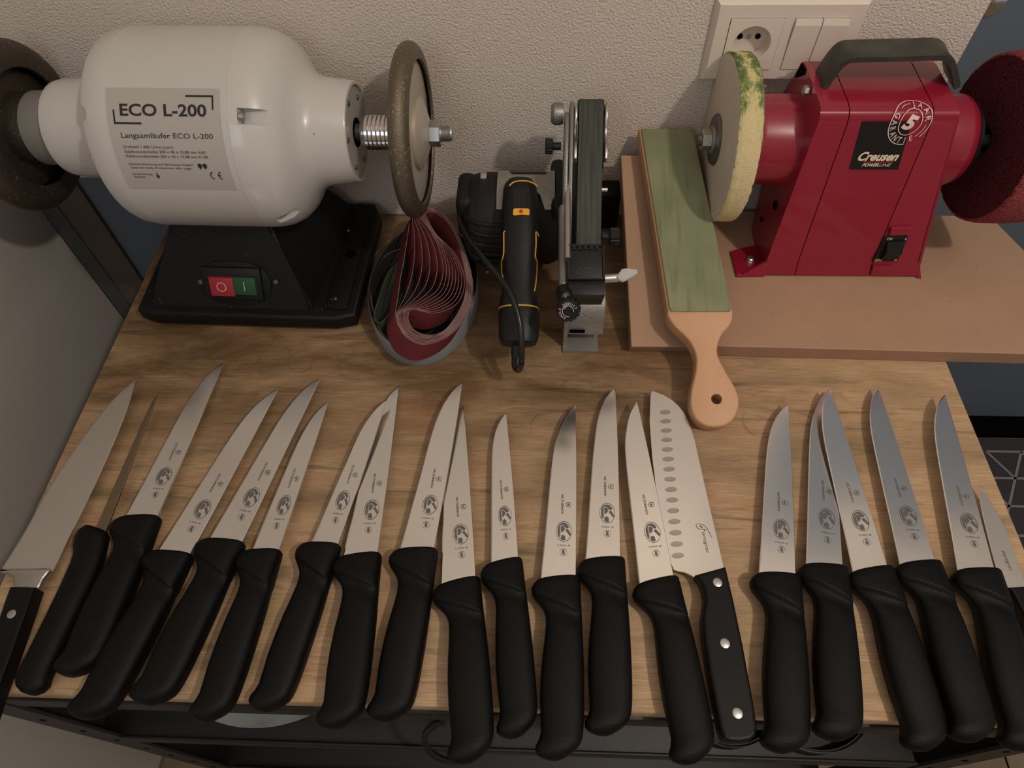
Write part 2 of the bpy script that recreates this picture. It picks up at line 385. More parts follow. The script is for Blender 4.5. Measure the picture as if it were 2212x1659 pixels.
st('wall_hall', (.44, .18, 1.50), (2.4, .22, CZ), M['wall'])
st('ceiling', (-2.2, -2.6, CZ), (2.4, .3, CZ + .05), M['ceil'])
st('wall_front', (-2.2, -2.65, FZ), (2.4, -2.6, CZ), M['wall'])
fl = bmesh.new()
box(fl, (-2.2, -2.6, FZ - .03), (2.6, .3, FZ - .004))
floor = tag(finish('floor', fl, M['hole']), kind='structure')
for i in range(-12, 15):
    x = i * .17
    nbox('floorboard', (x, -2.6, FZ - .004), (x + .167, .3, FZ), M['floorwood'], None, .0015)
for o in [o for o in bpy.data.objects if o.name.startswith('floorboard')]:
    o.parent = floor
st('trim_4', (.46, .13, FZ), (2.4, .18, FZ + .012), M['hole'])
# doormat
mat_r = root('doormat', (1.25, -.1, FZ), 'dark grey doormat with pale triangle line pattern on the floor right of the table', 'rug')
nbox('pile', (.80, -.30, FZ), (2.0, .125, FZ + .008), M['carpet'], mat_r, .003)
bm = bmesh.new(); fn = lambda a, b: Vector((a, b, FZ + .0088))
gx, gy = .075, .065
for i in range(17):
    for j in range(7):
        x = .80 + i * gx + (j % 2) * gx / 2; y = -.30 + j * gy
        for (dx, dy) in ((gx, 0), (gx/2, gy), (-gx/2, gy)):
            if random.random() < .72 and .80 <= x + dx <= 1.99 and y + dy <= .12: put_bar(bm, (x, y), (x + dx, y + dy), .005, fn)
finish('line_pattern', bm, M['carpetline'], mat_r)
# door knob at the wall end
kn = root('door_knob', (.62, .12, .31), 'round clear and chrome door knob at the top right by the wall end', 'door knob')
kp = PY(.13, 2146, 6)
nlathe('rose', [(0, .016), (.004, .022), (.010, .024), (.012, .020)], kp + Vector((0, .05, 0)), (0, -1, 0), M['flange'], kn)
nlathe('knob', [(.012, .008), (.022, .009), (.03, .020), (.042, .022), (.050, .014), (.052, .002)], kp + Vector((0, .05, 0)), (0, -1, 0), M['chrome'], kn)

# ================================================================ TABLETOP + CART
tt = nbox('tabletop', (-.4304, -.5729, -.018), (.4679, -.003, 0), M['table'], None, .0012)
tag(tt, 'worn pine board tabletop with grey stains, holding all the knives', 'table top')
cart = root('cart', (0, -.3, FZ), 'black metal shelf cart under the wooden tabletop', 'cart')
def cp(lo, hi, name, m='cart', b=.001): return nbox(name, lo, hi, M[m], cart, b)
for sx in (-1, 1):
    for y0 in (-.576, -.05):
        x0 = -.439 if sx < 0 else .452
        bm = bmesh.new()
        box(bm, (x0 - .006 * (sx < 0), y0, FZ), (x0 + .032, y0 + .003, -.019)); xx = x0 if sx < 0 else x0 + .029
        box(bm, (xx, y0 + .003, FZ), (xx + .003, y0 + .03, -.019))
        post = finish('post', bm, M['cartpost'], cart)
        if y0 < -.5:
            for k in range(9):
                z = -.05 - k * .07
                bm = bmesh.new(); lathe(bm, [(-.0006, .003), (.0002, .003)], (x0 + .014, y0, z), (0, 1, 0), 12); finish('slot', bm, M['hole'], post)
cp((-.407, -.575, -.050), (.452, -.565, -.019), 'front_rail')
cp((-.42, -.05, -.055), (.455, -.04, -.019), 'back_rail')
cp((-.445, -.57, -.055), (-.44, -.05, -.019), 'side_rail'); cp((.475, -.57, -.055), (.48, -.05, -.019), 'side_rail')
cp((-.43, -.574, -.241), (.44, -.04, -.235), 'shelf'); cp((-.405, -.577, -.262), (.44, -.574, -.231), 'shelf_lip', b=.001)
cp((-.43, -.574, -.56), (.455, -.04, -.55), 'shelf'); cp((-.40, -.577, -.575), (.45, -.574, -.54), 'shelf_lip', b=.001)
cp((-.43, -.57, -.70), (-.427, -.05, -.262), 'side_panel'); cp((-.42, -.04, -.55), (.45, -.036, -.05), 'back_panel')
# things on the shelf
o = nlathe('plate', [(0, .07), (.004, .12), (.012, .145), (.014, .145), (.007, .12), (.004, .0)], (PZ(-.222, 450, 1572).x + .045, PZ(-.222, 450, 1572).y + .146, -.235), (0, 0, 1), M['cloth'], None, 72, cap0=True, cap1=False)
tag(o, 'pale blue-grey striped dish on the cart shelf below the left knives', 'dish')
def rimdisc(name, c, r, label):
    c = (PZ(-.206, *c).x, PZ(-.206, *c).y + r); t = root(name, (c[0], c[1], -.235), label, 'tin', 'round black tins on the cart shelf')
    nlathe('body', [(0, r), (.028, r), (.028, r - .002), (.006, r - .002), (.006, 0)], (c[0], c[1], -.235), (0, 0, 1), M['cart'], t, 64, cap1=False)
    nlathe('rim', [(.028, r - .001), (.0292, r), (.0296, r + .0008), (.0285, r + .001)], (c[0], c[1], -.235), (0, 0, 1), M['chrome'], t, 64, cap0=False, cap1=False)
rimdisc('round_tin', (1775, 1625), .066, 'round black tin with bright rim on the shelf below the right-hand knives')
rimdisc('round_tin', (1585, 1612), .058, 'round black tin with bright rim on the shelf below the riveted santoku knife')
hk = bmesh.new(); tube(hk, catmull([PZ(-.12, 955, 1560), PZ(-.13, 935, 1568), PZ(-.14, 918, 1590), PZ(-.16, 925, 1620), PZ(-.18, 955, 1640), PZ(-.20, 985, 1645)], 6), .0035)
tag(finish('cable_loop', hk, M['cable'], None, 60), 'black cable loop hanging under the table edge between the middle knives', 'cable')

# ================================================================ WALL SOCKET PLATE
sx0, sz0 = .205, .2585; W_, H_ = .1362, .0729
so = root('wall_socket', (sx0 + W_/2, 0, sz0 - H_), 'white double wall plate with socket and two rocker switches', 'wall socket')
def plate_poly(bm, x0, x1, z0, z1, y, dx=0): return [Vector((x0, y, z0)), Vector((x1, y, z0)), Vector((x1, y, z1)), Vector((x0, y, z1))]
# frame with two square openings
bm = bmesh.new()
q = .0513; m0 = .0122; xa = sx0 + m0; xb = sx0 + W_ - m0 - q; zt = sz0 - .0118; zb = zt - q
for lo, hi in (((sx0, sz0 - H_), (sx0 + W_, zb)), ((sx0, zt), (sx0 + W_, sz0)), ((sx0, zb), (xa, zt)), ((xa + q, zb), (xb, zt)), ((xb + q, zb), (sx0 + W_, zt))):
    box(bm, (lo[0], -.009, lo[1]), (hi[0], -.0, hi[1]))
bmesh.ops.remove_doubles(bm, verts=bm.verts, dist=1e-5)
inner = [f for f in bm.faces if all(any(abs(v.co.y - w_) < 1e-6 for w_ in (-.009, 0)) for v in f.verts) and sum(1 for g in bm.faces if g is not f and set(v.index for v in g.verts) == set(v.index for v in f.verts))]
finish('frame', bm, M['white_plastic'], so)
bm = bmesh.new()   # sloping outer border
o4 = [(sx0 - .004, sz0 - H_ - .004), (sx0 + W_ + .004, sz0 - H_ - .004), (sx0 + W_ + .004, sz0 + .004), (sx0 - .004, sz0 + .004)]
i4 = [(sx0, sz0 - H_), (sx0 + W_, sz0 - H_), (sx0 + W_, sz0), (sx0, sz0)]
bridge(bm, [[Vector((x, -.0005, z)) for x, z in o4], [Vector((x, -.006, z)) for x, z in [(a*.5+c*.5, b*.5+d*.5) for (a, b), (c, d) in zip(o4, i4)]], [Vector((x, -.009, z)) for x, z in i4]], True, False, False)
finish('bevel_border', bm, M['white_plastic'], so)
# socket insert with round recess
bm = bmesh.new(); n = 48; cx, cz = xa + q/2, (zt + zb)/2
def sq(a):
    c, s = math.cos(a), math.sin(a); k = (q/2 - .0006) / max(abs(c), abs(s)); return (cx + c*k, cz + s*k)
rings = [[Vector((*[sq(2*PI*i/n)[0]], -.004, sq(2*PI*i/n)[1])) for i in range(n)], [Vector((sq(2*PI*i/n)[0], -.0102, sq(2*PI*i/n)[1])) for i in range(n)]]
for r, y in ((.0185, -.0102), (.0178, -.0095), (.0170, .0060)): rings.append([Vector((cx + r*math.cos(2*PI*i/n), y, cz + r*math.sin(2*PI*i/n))) for i in range(n)])
bridge(bm, rings, True, False, True); ins = finish('socket_insert', bm, M['white_plastic'], so, 30)
for dx in (-.0088, .0088): nlathe('pin_hole', [(0, .0027), (.001, .0027)], (cx + dx, .0058, cz + .0005), (0, -1, 0), M['hole'], ins, 16)
nlathe('screw', [(0, .0022), (.0008, .002)], (cx, .0058, cz), (0, -1, 0), M['zinc'], ins, 16)
for s in (-1, 1): nbox('earth_clip', (cx - .002, -.006, cz + s*.0165 - .0008), (cx + .002, .007, cz + s*.0165 + .0008), M['zinc'], ins)
for k in (0, 1):
    x0 = xb + .0005 + k * (q/2); x1 = x0 + q/2 - .0008
    bm = bmesh.new(); P = [(-.0098, zb + .0006), (-.0125, zt - .006), (-.0110, zt - .0006), (-.003, zt - .0006), (-.003, zb + .0006)]
    prism(bm, P, lambda a, b, c, x0=x0: Vector((x0 + c, a, b)), x1 - x0, .0004, 1); finish('rocker_switch', bm, M['white_plastic'], so)

bm = bmesh.new(); lathe(bm, [(-.03, .0178), (.012, .0178)], Vector((cx, 0, cz)), (0, 1, 0), 32); cut = finish('cut', bm, M['hole'])
md = wall.modifiers.new('b', 'BOOLEAN'); md.object = cut; md.solver = 'EXACT'; bpy.context.view_layer.update()
dg = bpy.context.evaluated_depsgraph_get(); me = bpy.data.meshes.new_from_object(wall.evaluated_get(dg)); wall.modifiers.clear(); wall.data = me; bpy.data.objects.remove(cut)

# ================================================================ MDF
bm = bmesh.new(); P = [(PZ(.018, 1500, 724).x + .03, -.224), (PZ(.018, 2330, 750).x, -.231)]
Q = [(.222, -.2235), (.64, -.2305), (.578, -.022), (.222, -.012)]
prism(bm, Q, lambda a, b, c: Vector((a, b, .0005 + c)), .0175, .0008, 1)
for f in bm.faces: f.material_index = 0 if abs(f.normal.z) > .7 else 1
tag(finish('mdf_board', bm, [M['mdf'], M['mdfside']]), 'flat brown fibreboard panel under the red grinder', 'board')
# leaning strip
A = Vector((.1365, -.2195, .0015)); B = Vector((.128, -.004, .091)); ax = (B - A).normalized(); L_ = (B - A).length
sd = Vector((.075, .001, 0)).normalized(); nn = sd.cross(ax).normalized(); nn = nn if nn.z > 0 else -nn
bm = bmesh.new(); prism(bm, [(0, 0), (.082, .0), (.082, L_ - .012), (0, L_ - .012)], lambda a, b, c: A + sd*a + ax*b + nn*c, .018, .0008, 1)
for f in bm.faces: f.material_index = 0 if abs(f.normal.dot(nn)) > .7 else 1
tag(finish('mdf_strip', bm, [M['mdf'], M['mdfside']]), 'narrower fibreboard strip leaning on the wall under the green strop', 'board')

# ================================================================ STROP PADDLE
e0 = Vector((.210, -.332, .006)); tl = Vector((.1467, -.001, .124)); tr = Vector((.2095, -.001, .126))
top_mid = (tl + tr) / 2; axs = (top_mid - e0).normalized(); sds = (tr - tl).normalized(); nns = sds.cross(axs).normalized()
sds = axs.cross(nns)
LEN = (top_mid - e0).length
def SF(a, b, c): return e0 + sds * a + axs * b + nns * c
def strop_uv(x, y):   # point of the strop's top plane under a pixel
    r = ray(x, y); o = e0 + nns * .011; t = (o - CAM).dot(nns) / r.dot(nns); q_ = CAM + r * t - e0; return q_.dot(sds), q_.dot(axs)
TH = .020
st_pts = [strop_uv(*p_) for p_ in [(1380, 277), (1442, 672), (1443, 683), (1458, 705), (1487, 733), (1503, 765), (1503, 800), (1494, 840), (1492, 875), (1502, 902), (1522, 918), (1545, 922), (1570, 917), (1588, 900), (1597, 870), (1590, 840), (1570, 805), (1552, 770), (1551, 745), (1560, 722), (1578, 700), (1583, 685), (1583, 672), (1497, 277)]]
body = catmull([(a, b, 0) for a, b in st_pts[1:-1]], 4); body = [(p_.x, p_.y) for p_ in body]
outl = [st_pts[0]] + body + [st_pts[-1]]
strop = root('strop_paddle', e0, 'wooden strop paddle with green compound leather face and round handle with hole', 'strop')
WMi = WM[strop.name]
bm = bmesh.new(); prism(bm, outl, lambda a, b, c: SF(a, b, c - .009), TH, .0022, 3)
pad = finish('paddle', bm, M['beech'], strop, 40)
hc = strop_uv(1548, 862)
bm = bmesh.new(); lathe(bm, [(-.03, .0052), (.03, .0052)], SF(hc[0], hc[1], 0), nns, 32)
cut = finish('cutter', bm, M['beech'], None); cut.matrix_world = WMi.inverted()
md = pad.modifiers.new('hole', 'BOOLEAN'); md.object = cut; md.solver = 'EXACT'
dg = None
def apply_mods(o):
    dg = bpy.context.evaluated_depsgraph_get(); me = bpy.data.meshes.new_from_object(o.evaluated_get(dg)); o.modifiers.clear(); o.data = me
cut.matrix_world = Matrix.Identity(4)
bpy.context.view_layer.update(); apply_mods(pad); bpy.data.objects.remove(cut)
lp = [strop_uv(*p_) for p_ in [(1385, 281), (1446, 668), (1450, 674), (1575, 674), (1580, 669), (1494, 281)]]
bm = bmesh.new(); prism(bm, [(a, b) for a, b in lp], lambda a, b, c: SF(a, b, .0112 + c), .0022, .0005, 1)
finish('leather_pad', bm, M['strop'], strop)

# ================================================================ WHITE GRINDER
eco = root('bench_grinder', (-.286, -.09, 0), 'white slow-running bench grinder with black base and bronze rounded wheels', 'bench grinder')
PS = -.02; OA = Vector((-.086, -.09, .178)); AX = Vector((math.cos(PS), math.sin(PS), 0)); TY = Vector((-math.sin(PS), math.cos(PS), 0))
def EP(a, r, th): return OA + AX * a + (-TY * math.cos(th) + Vector((0, 0, 1)) * math.sin(th)) * r   # th from front, up
n = 96
prof = [(-.374, .030), (-.374, .0350), (-.350, .0352)]
nlathe('left_flange', prof, OA, AX, M['flange'], eco)
body_prof = [(-.350, .0), (-.350, .030), (-.3495, .040), (-.346, .0445), (-.338, .0462), (-.278, .0468), (-.277, .0468), (-.276, .083), (-.2745, .0872), (-.268, .0905), (-.256, .0921), (-.2525, .0922), (-.252, .0916), (-.2515, .0922),
        (-.1435, .0922), (-.143, .0916), (-.1425, .0922), (-.136, .0916), (-.126, .0895), (-.116, .0845), (-.108, .0765), (-.102, .0670), (-.097, .0585), (-.091, .0530), (-.084, .0502), (-.056, .0468), (-.0545, .0460), (-.054, .0435), (-.058, .0432), (-.058, .0)]
mot = nlathe('motor_housing', body_prof, OA, AX, M['gwhite'], eco, n, 28)
nlathe('end_cover', [(-.0575, .0), (-.0575, .0428), (-.0565, .0430), (-.0562, .013), (-.0572, .0125), (-.0572, .0)][::-1], OA, AX, M['coverplate'], eco)
nlathe('shaft_opening', [(-.0571, .0), (-.0571, .0138), (-.0556, .0138), (-.0556, .012), (-.0566, .0115)], OA, AX, M['hole'], eco)
for k in range(6):
    th = k * PI/3 + .4
    nlathe('cover_screw', [(-.056, .0026), (-.0550, .0024), (-.0548, .0012)], EP(0, .034, th), AX, M['darksteel'], eco, 14)
# recessed screw pockets
for (a0, a1, th, r0) in ((-.1345, -.108, math.radians(42.5), .0925), (-.2845, -.268, math.radians(43), .093), (-.130, -.106, math.radians(-30), .0905)):
    bm = bmesh.new(); dth = .075; nn_ = 10
    pts = [(a0, -dth)] + [(a0, dth)] + [(a1 - .007 + .007 * math.sin(t), dth * math.cos(t)) for t in [PI * i / nn_ for i in range(nn_ + 1)]]
    c = EP((a0+a1)/2, r0 + .01, th); rad = (c - (OA + AX * ((a0+a1)/2))).normalized(); tan = AX.cross(rad)
    prism(bm, [(a - (a0+a1)/2, b * .09) for a, b in pts], lambda a, b, cc: EP((a0+a1)/2, r0 - .0125 + cc, th) + AX*a + tan*(-b), .03)
    cut = finish('cut', bm, M['hole'], None)
    cut.data.transform(WM[eco.name].inverted())
    md = mot.modifiers.new('b', 'BOOLEAN'); md.object = cut; md.solver = 'EXACT'; bpy.context.view_layer.update()
    # evaluate with parent at origin
    mp_ = mot.parent; mot.parent = None; bpy.context.view_layer.update(); apply_mods(mot); mot.parent = mp_; bpy.data.objects.remove(cut)
    if r0 == .0925: nlathe('pocket_screw', [(0, .0035), (.004, .0035), (.005, .002)], EP(a0 + .001 if a0 > -.2 else a0 + .008, r0 - .0045, th), AX, M['zinc'], eco, 16)
# spacer discs, wheel
bm = bmesh.new()
pr = []; a = -.050
nlathe('shaft', [(-.056, .0085), (.0268, .0065)], OA, AX, M['darksteel'], eco, 24)
for k in range(9):
    r = .0165 if k else .0150
    nlathe('spacer_ring', [(a, .009), (a, r - .0006), (a + .0006, r), (a + .0033, r), (a + .0039, r - .0006), (a + .0039, .009)], OA, AX, M['chrome'], eco, 40)
    a += .0042
def torus_wheel(name, c, R, rho, wd, m, parent, rim_in=.060, facing=1):
    bm = bmesh.new(); pf = []
    for i in range(19):
        t = -PI/2 + PI * i / 18
        pf.append((wd/2 * math.sin(t) , R - rho + rho * math.cos(t)))
    pf = [(-wd/2 + .002, rim_in)] + [(-wd/2, rim_in + .001)] + pf + [(wd/2, rim_in + .001), (wd/2 - .002, rim_in)]
    lathe(bm, pf, c, AX, 96, False, False)
    return finish(name, bm, m, parent, 40)
wr = OA.copy()
rim = torus_wheel('wheel_rim', wr, .0812, .010, .0185, M['bronze'], eco, .0655)
nlathe('wheel_disc', [(-.004, .0), (-.004, .066), (.004, .066), (.004, .0)], wr, AX, M['wheeldisc'], eco, 96)
nlathe('wheel_flange', [(.004, .0), (.004, .033), (.0048, .0335), (.008, .0335), (.009, .032), (.0165, .0125), (.0165, 0)], wr, AX, M['wheeldisc'], eco, 64)
def hexnut(name, c, ax, r, t, m, parent, rot=0):
    bm = bmesh.new(); lathe(bm, [(0, r*.94), (.0008, r), (t - .0008, r), (t, r*.94)], c, ax, 6, up=None); 
    return finish(name, bm, m, parent)
hexnut('hex_nut', wr + AX * .0165, AX, .0125, .0105, M['zinc'], eco)
bm = bmesh.new(); pf = [(.026, .0072)]
for k in range(7): pf += [(.0285 + k*.0013, .0078), (.0285 + k*.0013 + .0006, .0068)]
pf += [(.0385, .006), (.0385, 0)]; lathe(bm, pf, wr, AX, 24); finish('threaded_end', bm, M['zinc'], eco, 20)
# left wheel
wl = OA + AX * (-.396)
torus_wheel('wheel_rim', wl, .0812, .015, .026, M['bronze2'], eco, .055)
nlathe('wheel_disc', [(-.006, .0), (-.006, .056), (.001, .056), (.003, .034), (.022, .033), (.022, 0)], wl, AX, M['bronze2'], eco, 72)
# sticker
bm = bmesh.new(); na, nt_ = 2, 24
def ST(a, deg, lift=.0): return EP(a, .0925 + lift, math.radians(deg))
g = [[bm.verts.new(ST(-.2488 + (.1003) * i / na, 1.8 + 54.4 * j / nt_)) for i in range(na + 1)] for j in range(nt_ + 1)]
for j in range(nt_):
    for i in range(na): bm.faces.new((g[j][i], g[j][i+1], g[j+1][i+1], g[j+1][i]))
stk = finish('label_plate', bm, M['sticker'], eco, 60)
bm = bmesh.new(); tf = lambda a, b: ST(a, b, .0003)
put_text(bm, 'ECO L-200', -.2367, 41.9, .0764, 5.9, tf, .022)
put_text(bm, 'Langsaml\u00e4ufer ECO L-200', -.2387, 30.7, .0818, 2.6, tf, .004)
put_text(bm, 'Drehzahl 1.480 U/min (rpm)', -.2388, 25.4, .044, 1.45, tf)
put_text(bm, 'Edelkorundscheibe 200 x 40 x 15,88 mm K60', -.2387, 22.95, .0724, 1.45, tf)
put_text(bm, 'Edelkorundscheibe 200 x 40 x 15,88 mm K100', -.2387, 20.5, .0738, 1.45, tf)
put_text(bm, 'Scheibenabdeckung nach Benutzung reinigen!', -.2386, 16.3, .058, 1.2, tf)
put_text(bm, 'Clean the inside of wheelcover after usage!', -.2385, 14.3, .0557, 1.2, tf)
put_text(bm, 'Drehrichtung', -.2386, 10.6, .0178, 1.2, tf); put_text(bm, 'Rotation', -.2385, 8.9, .0105, 1.2, tf)
def bar(a, b, wx): put_poly(bm, [(a[0], a[1]), (b[0], a[1]), (b[0], b[1]), (a[0], b[1])], tf)
bar((-.2430, 37.6), (-.2415, 44.8), 0); bar((-.2430, 37.5), (-.2185, 38.5), 0)
bar((-.1783, 51.6), (-.1540, 52.6), 0); bar((-.1555, 45.2), (-.1540, 52.6), 0)
bar((-.2168, 9.2), (-.2158, 12.0), 0); put_poly(bm, [(-.2183, 10.4), (-.2143, 10.4), (-.2163, 8.4)], tf)
K1_ = 57.3 / .0925 / 1000
put_ring(bm, -.1655, 10.7, .0040, .0040*620, 0, tf, 2) if False else None
def arc(cx, cy, r, a0, a1, w=.0009):
    for i in range(12):
        t0 = a0 + (a1-a0)*i/12; t1 = a0 + (a1-a0)*(i+1)/12
        put_poly(bm, [(cx + rr*math.cos(t), cy + rr*math.sin(t)*620) for t, rr in ((t0, r), (t1, r), (t1, r-w), (t0, r-w))], tf)
arc(-.1640, 10.9, .0038, math.radians(100), math.radians(260)); arc(-.1568, 10.9, .0038, math.radians(100), math.radians(260)); put_poly(bm, [(-.1606, 10.6), (-.1578, 10.6), (-.1578, 11.2), (-.1606, 11.2)], tf)
for dx in (0, .0045):
    arc(-.1745 + dx, 16.4, .0021, 0, 2*PI, .0006); 
    put_poly(bm, [(-.1752 + dx, 14.6), (-.1738 + dx, 14.6), (-.1730 + dx, 17.4), (-.1760 + dx, 17.4)], tf)
finish('label_print', bm, M['ink'], stk)
# base casting
base = bmesh.new()
z1 = .020
bl = [(-.405, -.184), (-.385, -.191), (-.182, -.196), (-.160, -.190), (-.156, -.030), (-.166, -.008), (-.395, -.006), (-.408, -.02)]
prism(base, bl, lambda a, b, c: Vector((a, b, .003 + c)), .019, .004, 3)
b1 = finish('base_plate', base, M['castblack'], eco, 40)
for (x, y) in ((-.385, -.17), (-.18, -.172), (-.18, -.03), (-.385, -.03)): nlathe('rubber_foot', [(0, .012), (.0042, .012)], (x, y, 0), (0, 0, 1), M['rubber'], eco, 20)
bm = bmesh.new()   # tapering pedestal
lo4 = [(-.392, -.180), (-.207, -.186), (-.190, -.012), (-.392, -.010)]; hi4 = [(-.345, -.135), (-.243, -.137), (-.243, -.045), (-.345, -.045)]
rings = [[Vector((a, b, z1)) for a, b in lo4]]
for k in (.35, .7, 1.0):
    rings.append([Vector((a*(1-k) + c*k, b*(1-k) + d*k, z1 + (.106 - z1) * k)) for (a, b), (c, d) in zip(lo4, hi4)])
bridge(bm, rings)
bmesh.ops.bevel(bm, geom=[e for e in bm.edges if abs(e.verts[0].co.z - e.verts[1].co.z) > .01], offset=.004, segments=3, affect='EDGES')
finish('pedestal', bm, M['castblack'], eco, 40)
bm = bmesh.new()   # raised side ledge with the bolt hole
prism(bm, [(-.196, -.183), (-.170, -.184), (-.166, -.014), (-.186, -.012)], lambda a, b, c: Vector((a, b, .021 + c)), .004, .0015, 2)
led = finish('side_ledge', bm, M['castblack'], eco, 40)
nlathe('bolt_hole', [(0, .0062), (.0006, .0062)], PZ(.0251, 758, 549), (0, 0, 1), M['hole'], led, 24)
for p_ in ((753, 498), (725, 645), (351, 636)): nlathe('rivet', [(0, .0017), (.0010, .0012)], PZ(.0253 if p_[0] > 500 else .0222, *p_), (0, 0, 1), M['zinc'], eco, 12)
nlathe('bolt_hole', [(0, .0045), (.0006, .0045)], PZ(.0222, 380, 535), (0, 0, 1), M['hole'], eco, 20)
# oval switch plate + buttons on the sloping front of the pedestal
pf0 = Vector((-.392, -.180, z1)); pf1 = Vector((-.207, -.186, z1)); pf2 = Vector((-.345, -.135, .106))
fx = (pf1 - pf0).normalized(); fnv = fx.cross((pf2 - pf0)).normalized(); fnv = -fnv if fnv.y > 0 else fnv; fu = fnv.cross(fx); fu = fu if fu.z > 0 else -fu
def face_uv(x, y, lift=0):
    r = ray(x, y); o_ = pf0 + fnv * lift; t = (o_ - CAM).dot(fnv) / r.dot(fnv); q_ = CAM + r * t - pf0; return q_.dot(fx), q_.dot(fu)
def FF(a, b, c): return pf0 + fx*a + fu*b + fnv*c
cu = face_uv(508, 612)
bm = bmesh.new(); pl = []
for i in range(40):
    t = 2*PI*i/40; c_, s_ = math.cos(t), math.sin(t)
    pl.append((cu[0] + .040 * (abs(c_)**.8) * (1 if c_ > 0 else -1), cu[1] + .025 * (abs(s_)**.8) * (1 if s_ > 0 else -1)))
prism(bm, pl, lambda a, b, c: FF(a, b, c - .001), .0022, .0006, 2); swp = finish('switch_plate', bm, M['castblack'], eco, 40)
A0, A1 = face_uv(448, 643, .004), face_uv(560, 580, .004)
bm = bmesh.new(); prism(bm, [(A0[0], A0[1]), (A1[0], A0[1]), (A1[0], A1[1]), (A0[0], A1[1])], lambda a, b, c: FF(a, b, c), .0055, .0012, 2); hs = finish('switch_surround', bm, M['black'], eco, 40)
def button(name, px, m, mk):
    a, b = face_uv(px[0], px[3], .010), face_uv(px[2], px[1], .010)
    bm = bmesh.new(); prism(bm, [(a[0], a[1]), (b[0], a[1]), (b[0], b[1]), (a[0], b[1])], lambda x, y, c: FF(x, y, .004 + c), .0075, .0009, 2); k = finish(name, bm, M[m], eco, 40)
    bm = bmesh.new(); cx_, cy_ = (a[0]+b[0])/2, (a[1]+b[1])/2; fn_ = lambda x, y: FF(x, y, .0117)
    if mk == 'O': put_ring(bm, cx_, cy_, .0052, .0052, .0008, fn_)
    else: put_bar(bm, (cx_, cy_ - .005), (cx_, cy_ + .005), .001, fn_)
    finish('symbol', bm, M['btnmark' if mk == 'O' else 'grnmark'], k)
button('stop_button', (458, 600, 502, 638), 'redbtn', 'O'); button('start_button', (508, 600, 550, 636), 'greenbtn', 'I')
for p_ in (435, 597): q_ = face_uv(p_, 608); nlathe('plate_screw', [(0, .0030), (.0012, .0024)], FF(q_[0], q_[1], .0012), fnv, M['darksteel'], eco, 12)

# ================================================================ RED GRINDER
rg = root('bench_grinder', (.37, -.07, .018), 'red bench grinder with black carry handle, felt wheel and maroon wheel', 'bench grinder')
RA = Vector((.2285, -.062, .1515)); RX_ = Vector((1, 0, 0)); Z0 = .0185
# housing: trapezoid in front view, wedge in side view
XL = [(.290, .290), (.3255, .3155), (.407, .3895), (.4615, .4120)]
def hs_pt(i, y, z, d=0):
    k = (z - Z0) / (.216 - Z0); a, b = XL[i]; return Vector((a + (b - a) * k + d, y, z))
side_prof = [(-.1245, Z0), (-.1195, .037), (-.1125, .2065), (-.1095, .2140), (-.103, .2165), (-.035, .2185), (-.029, .2155), (-.026, .208), (-.005, .165), (-.046, .032), (-.052, Z0)]
def house(s0, s1, inset=0., d0=0, d1=0):
    bm = bmesh.new(); R = [[hs_pt(s, y + inset * (1 if y < -.1 else 0), z - (inset if z > .2 else 0), d) for y, z in side_prof] for s, d in ((s0, d0), (s1, d1))]
    bridge(bm, R); bmesh.ops.bevel(bm, geom=[e for e in bm.edges if abs(e.verts[0].co.x - e.verts[1].co.x) > .02], offset=.0025, segments=3, affect='EDGES'); return bm
finish('side_cover', house(0, 1, 0, 0, -.0005), M['red'], rg, 30)
finish('center_cover', house(1, 2, 0, .0005, -.0005), M['red'], rg, 30)
finish('side_cover', house(2, 3, 0, .0005, 0), M['red'], rg, 30)
finish('inner_frame', house(0, 3, .0022, .001, -.001), M['reddark'], rg, 30)
# left side upper cheek with bracket
bm = bmesh.new(); vs = [PX(.2896, *p_) for p_ in [(1732, 134), (1741, 150), (1738, 162), (1726, 166), (1716, 168), (1722, 154)]]
bridge(bm, [vs, [v_ + Vector((-.0002, 0, 0)) for v_ in vs]]); finish('vent_hole', bm, M['hole'], rg)
# feet flanges
for s, pts in ((-1, [(.2965, -.121), (.2605, -.1255), (.2595, -.087), (.272, -.082), (.300, -.075), (.31, -.08)]), (1, [(.455, -.121), (.4625, -.1245), (.4665, -.0880), (.462, -.082), (.445, -.08)])):
    bm = bmesh.new(); prism(bm, pts, lambda a, b, c: Vector((a, b, Z0 + c)), .003, .0006, 1); fl_ = finish('foot_flange', bm, M['red'], rg)
    bp_ = PZ(Z0 + .003, 1620, 563) if s < 0 else PZ(Z0 + .003, 1968, 566)
    nlathe('washer', [(0, .0052), (.001, .0052)], bp_, (0, 0, 1), M['zinc'], fl_, 20); nlathe('bolt', [(.001, .0042), (.004, .0042), (.005, .003)], bp_, (0, 0, 1), M['zinc'], fl_, 12)
for v in ([(.2615, -.1258, Z0), (.2915, -.1250, Z0), (.2905, -.1198, .037)], [(.4645, -.1255, Z0), (.4600, -.1250, Z0), (.4560, -.1198, .037)]):
    bm = bmesh.new(); v = [Vector(p_) for p_ in v]; bridge(bm, [v, [p_ + Vector((0, .0025, 0)) for p_ in v]]); finish('gusset', bm, M['red'], rg)
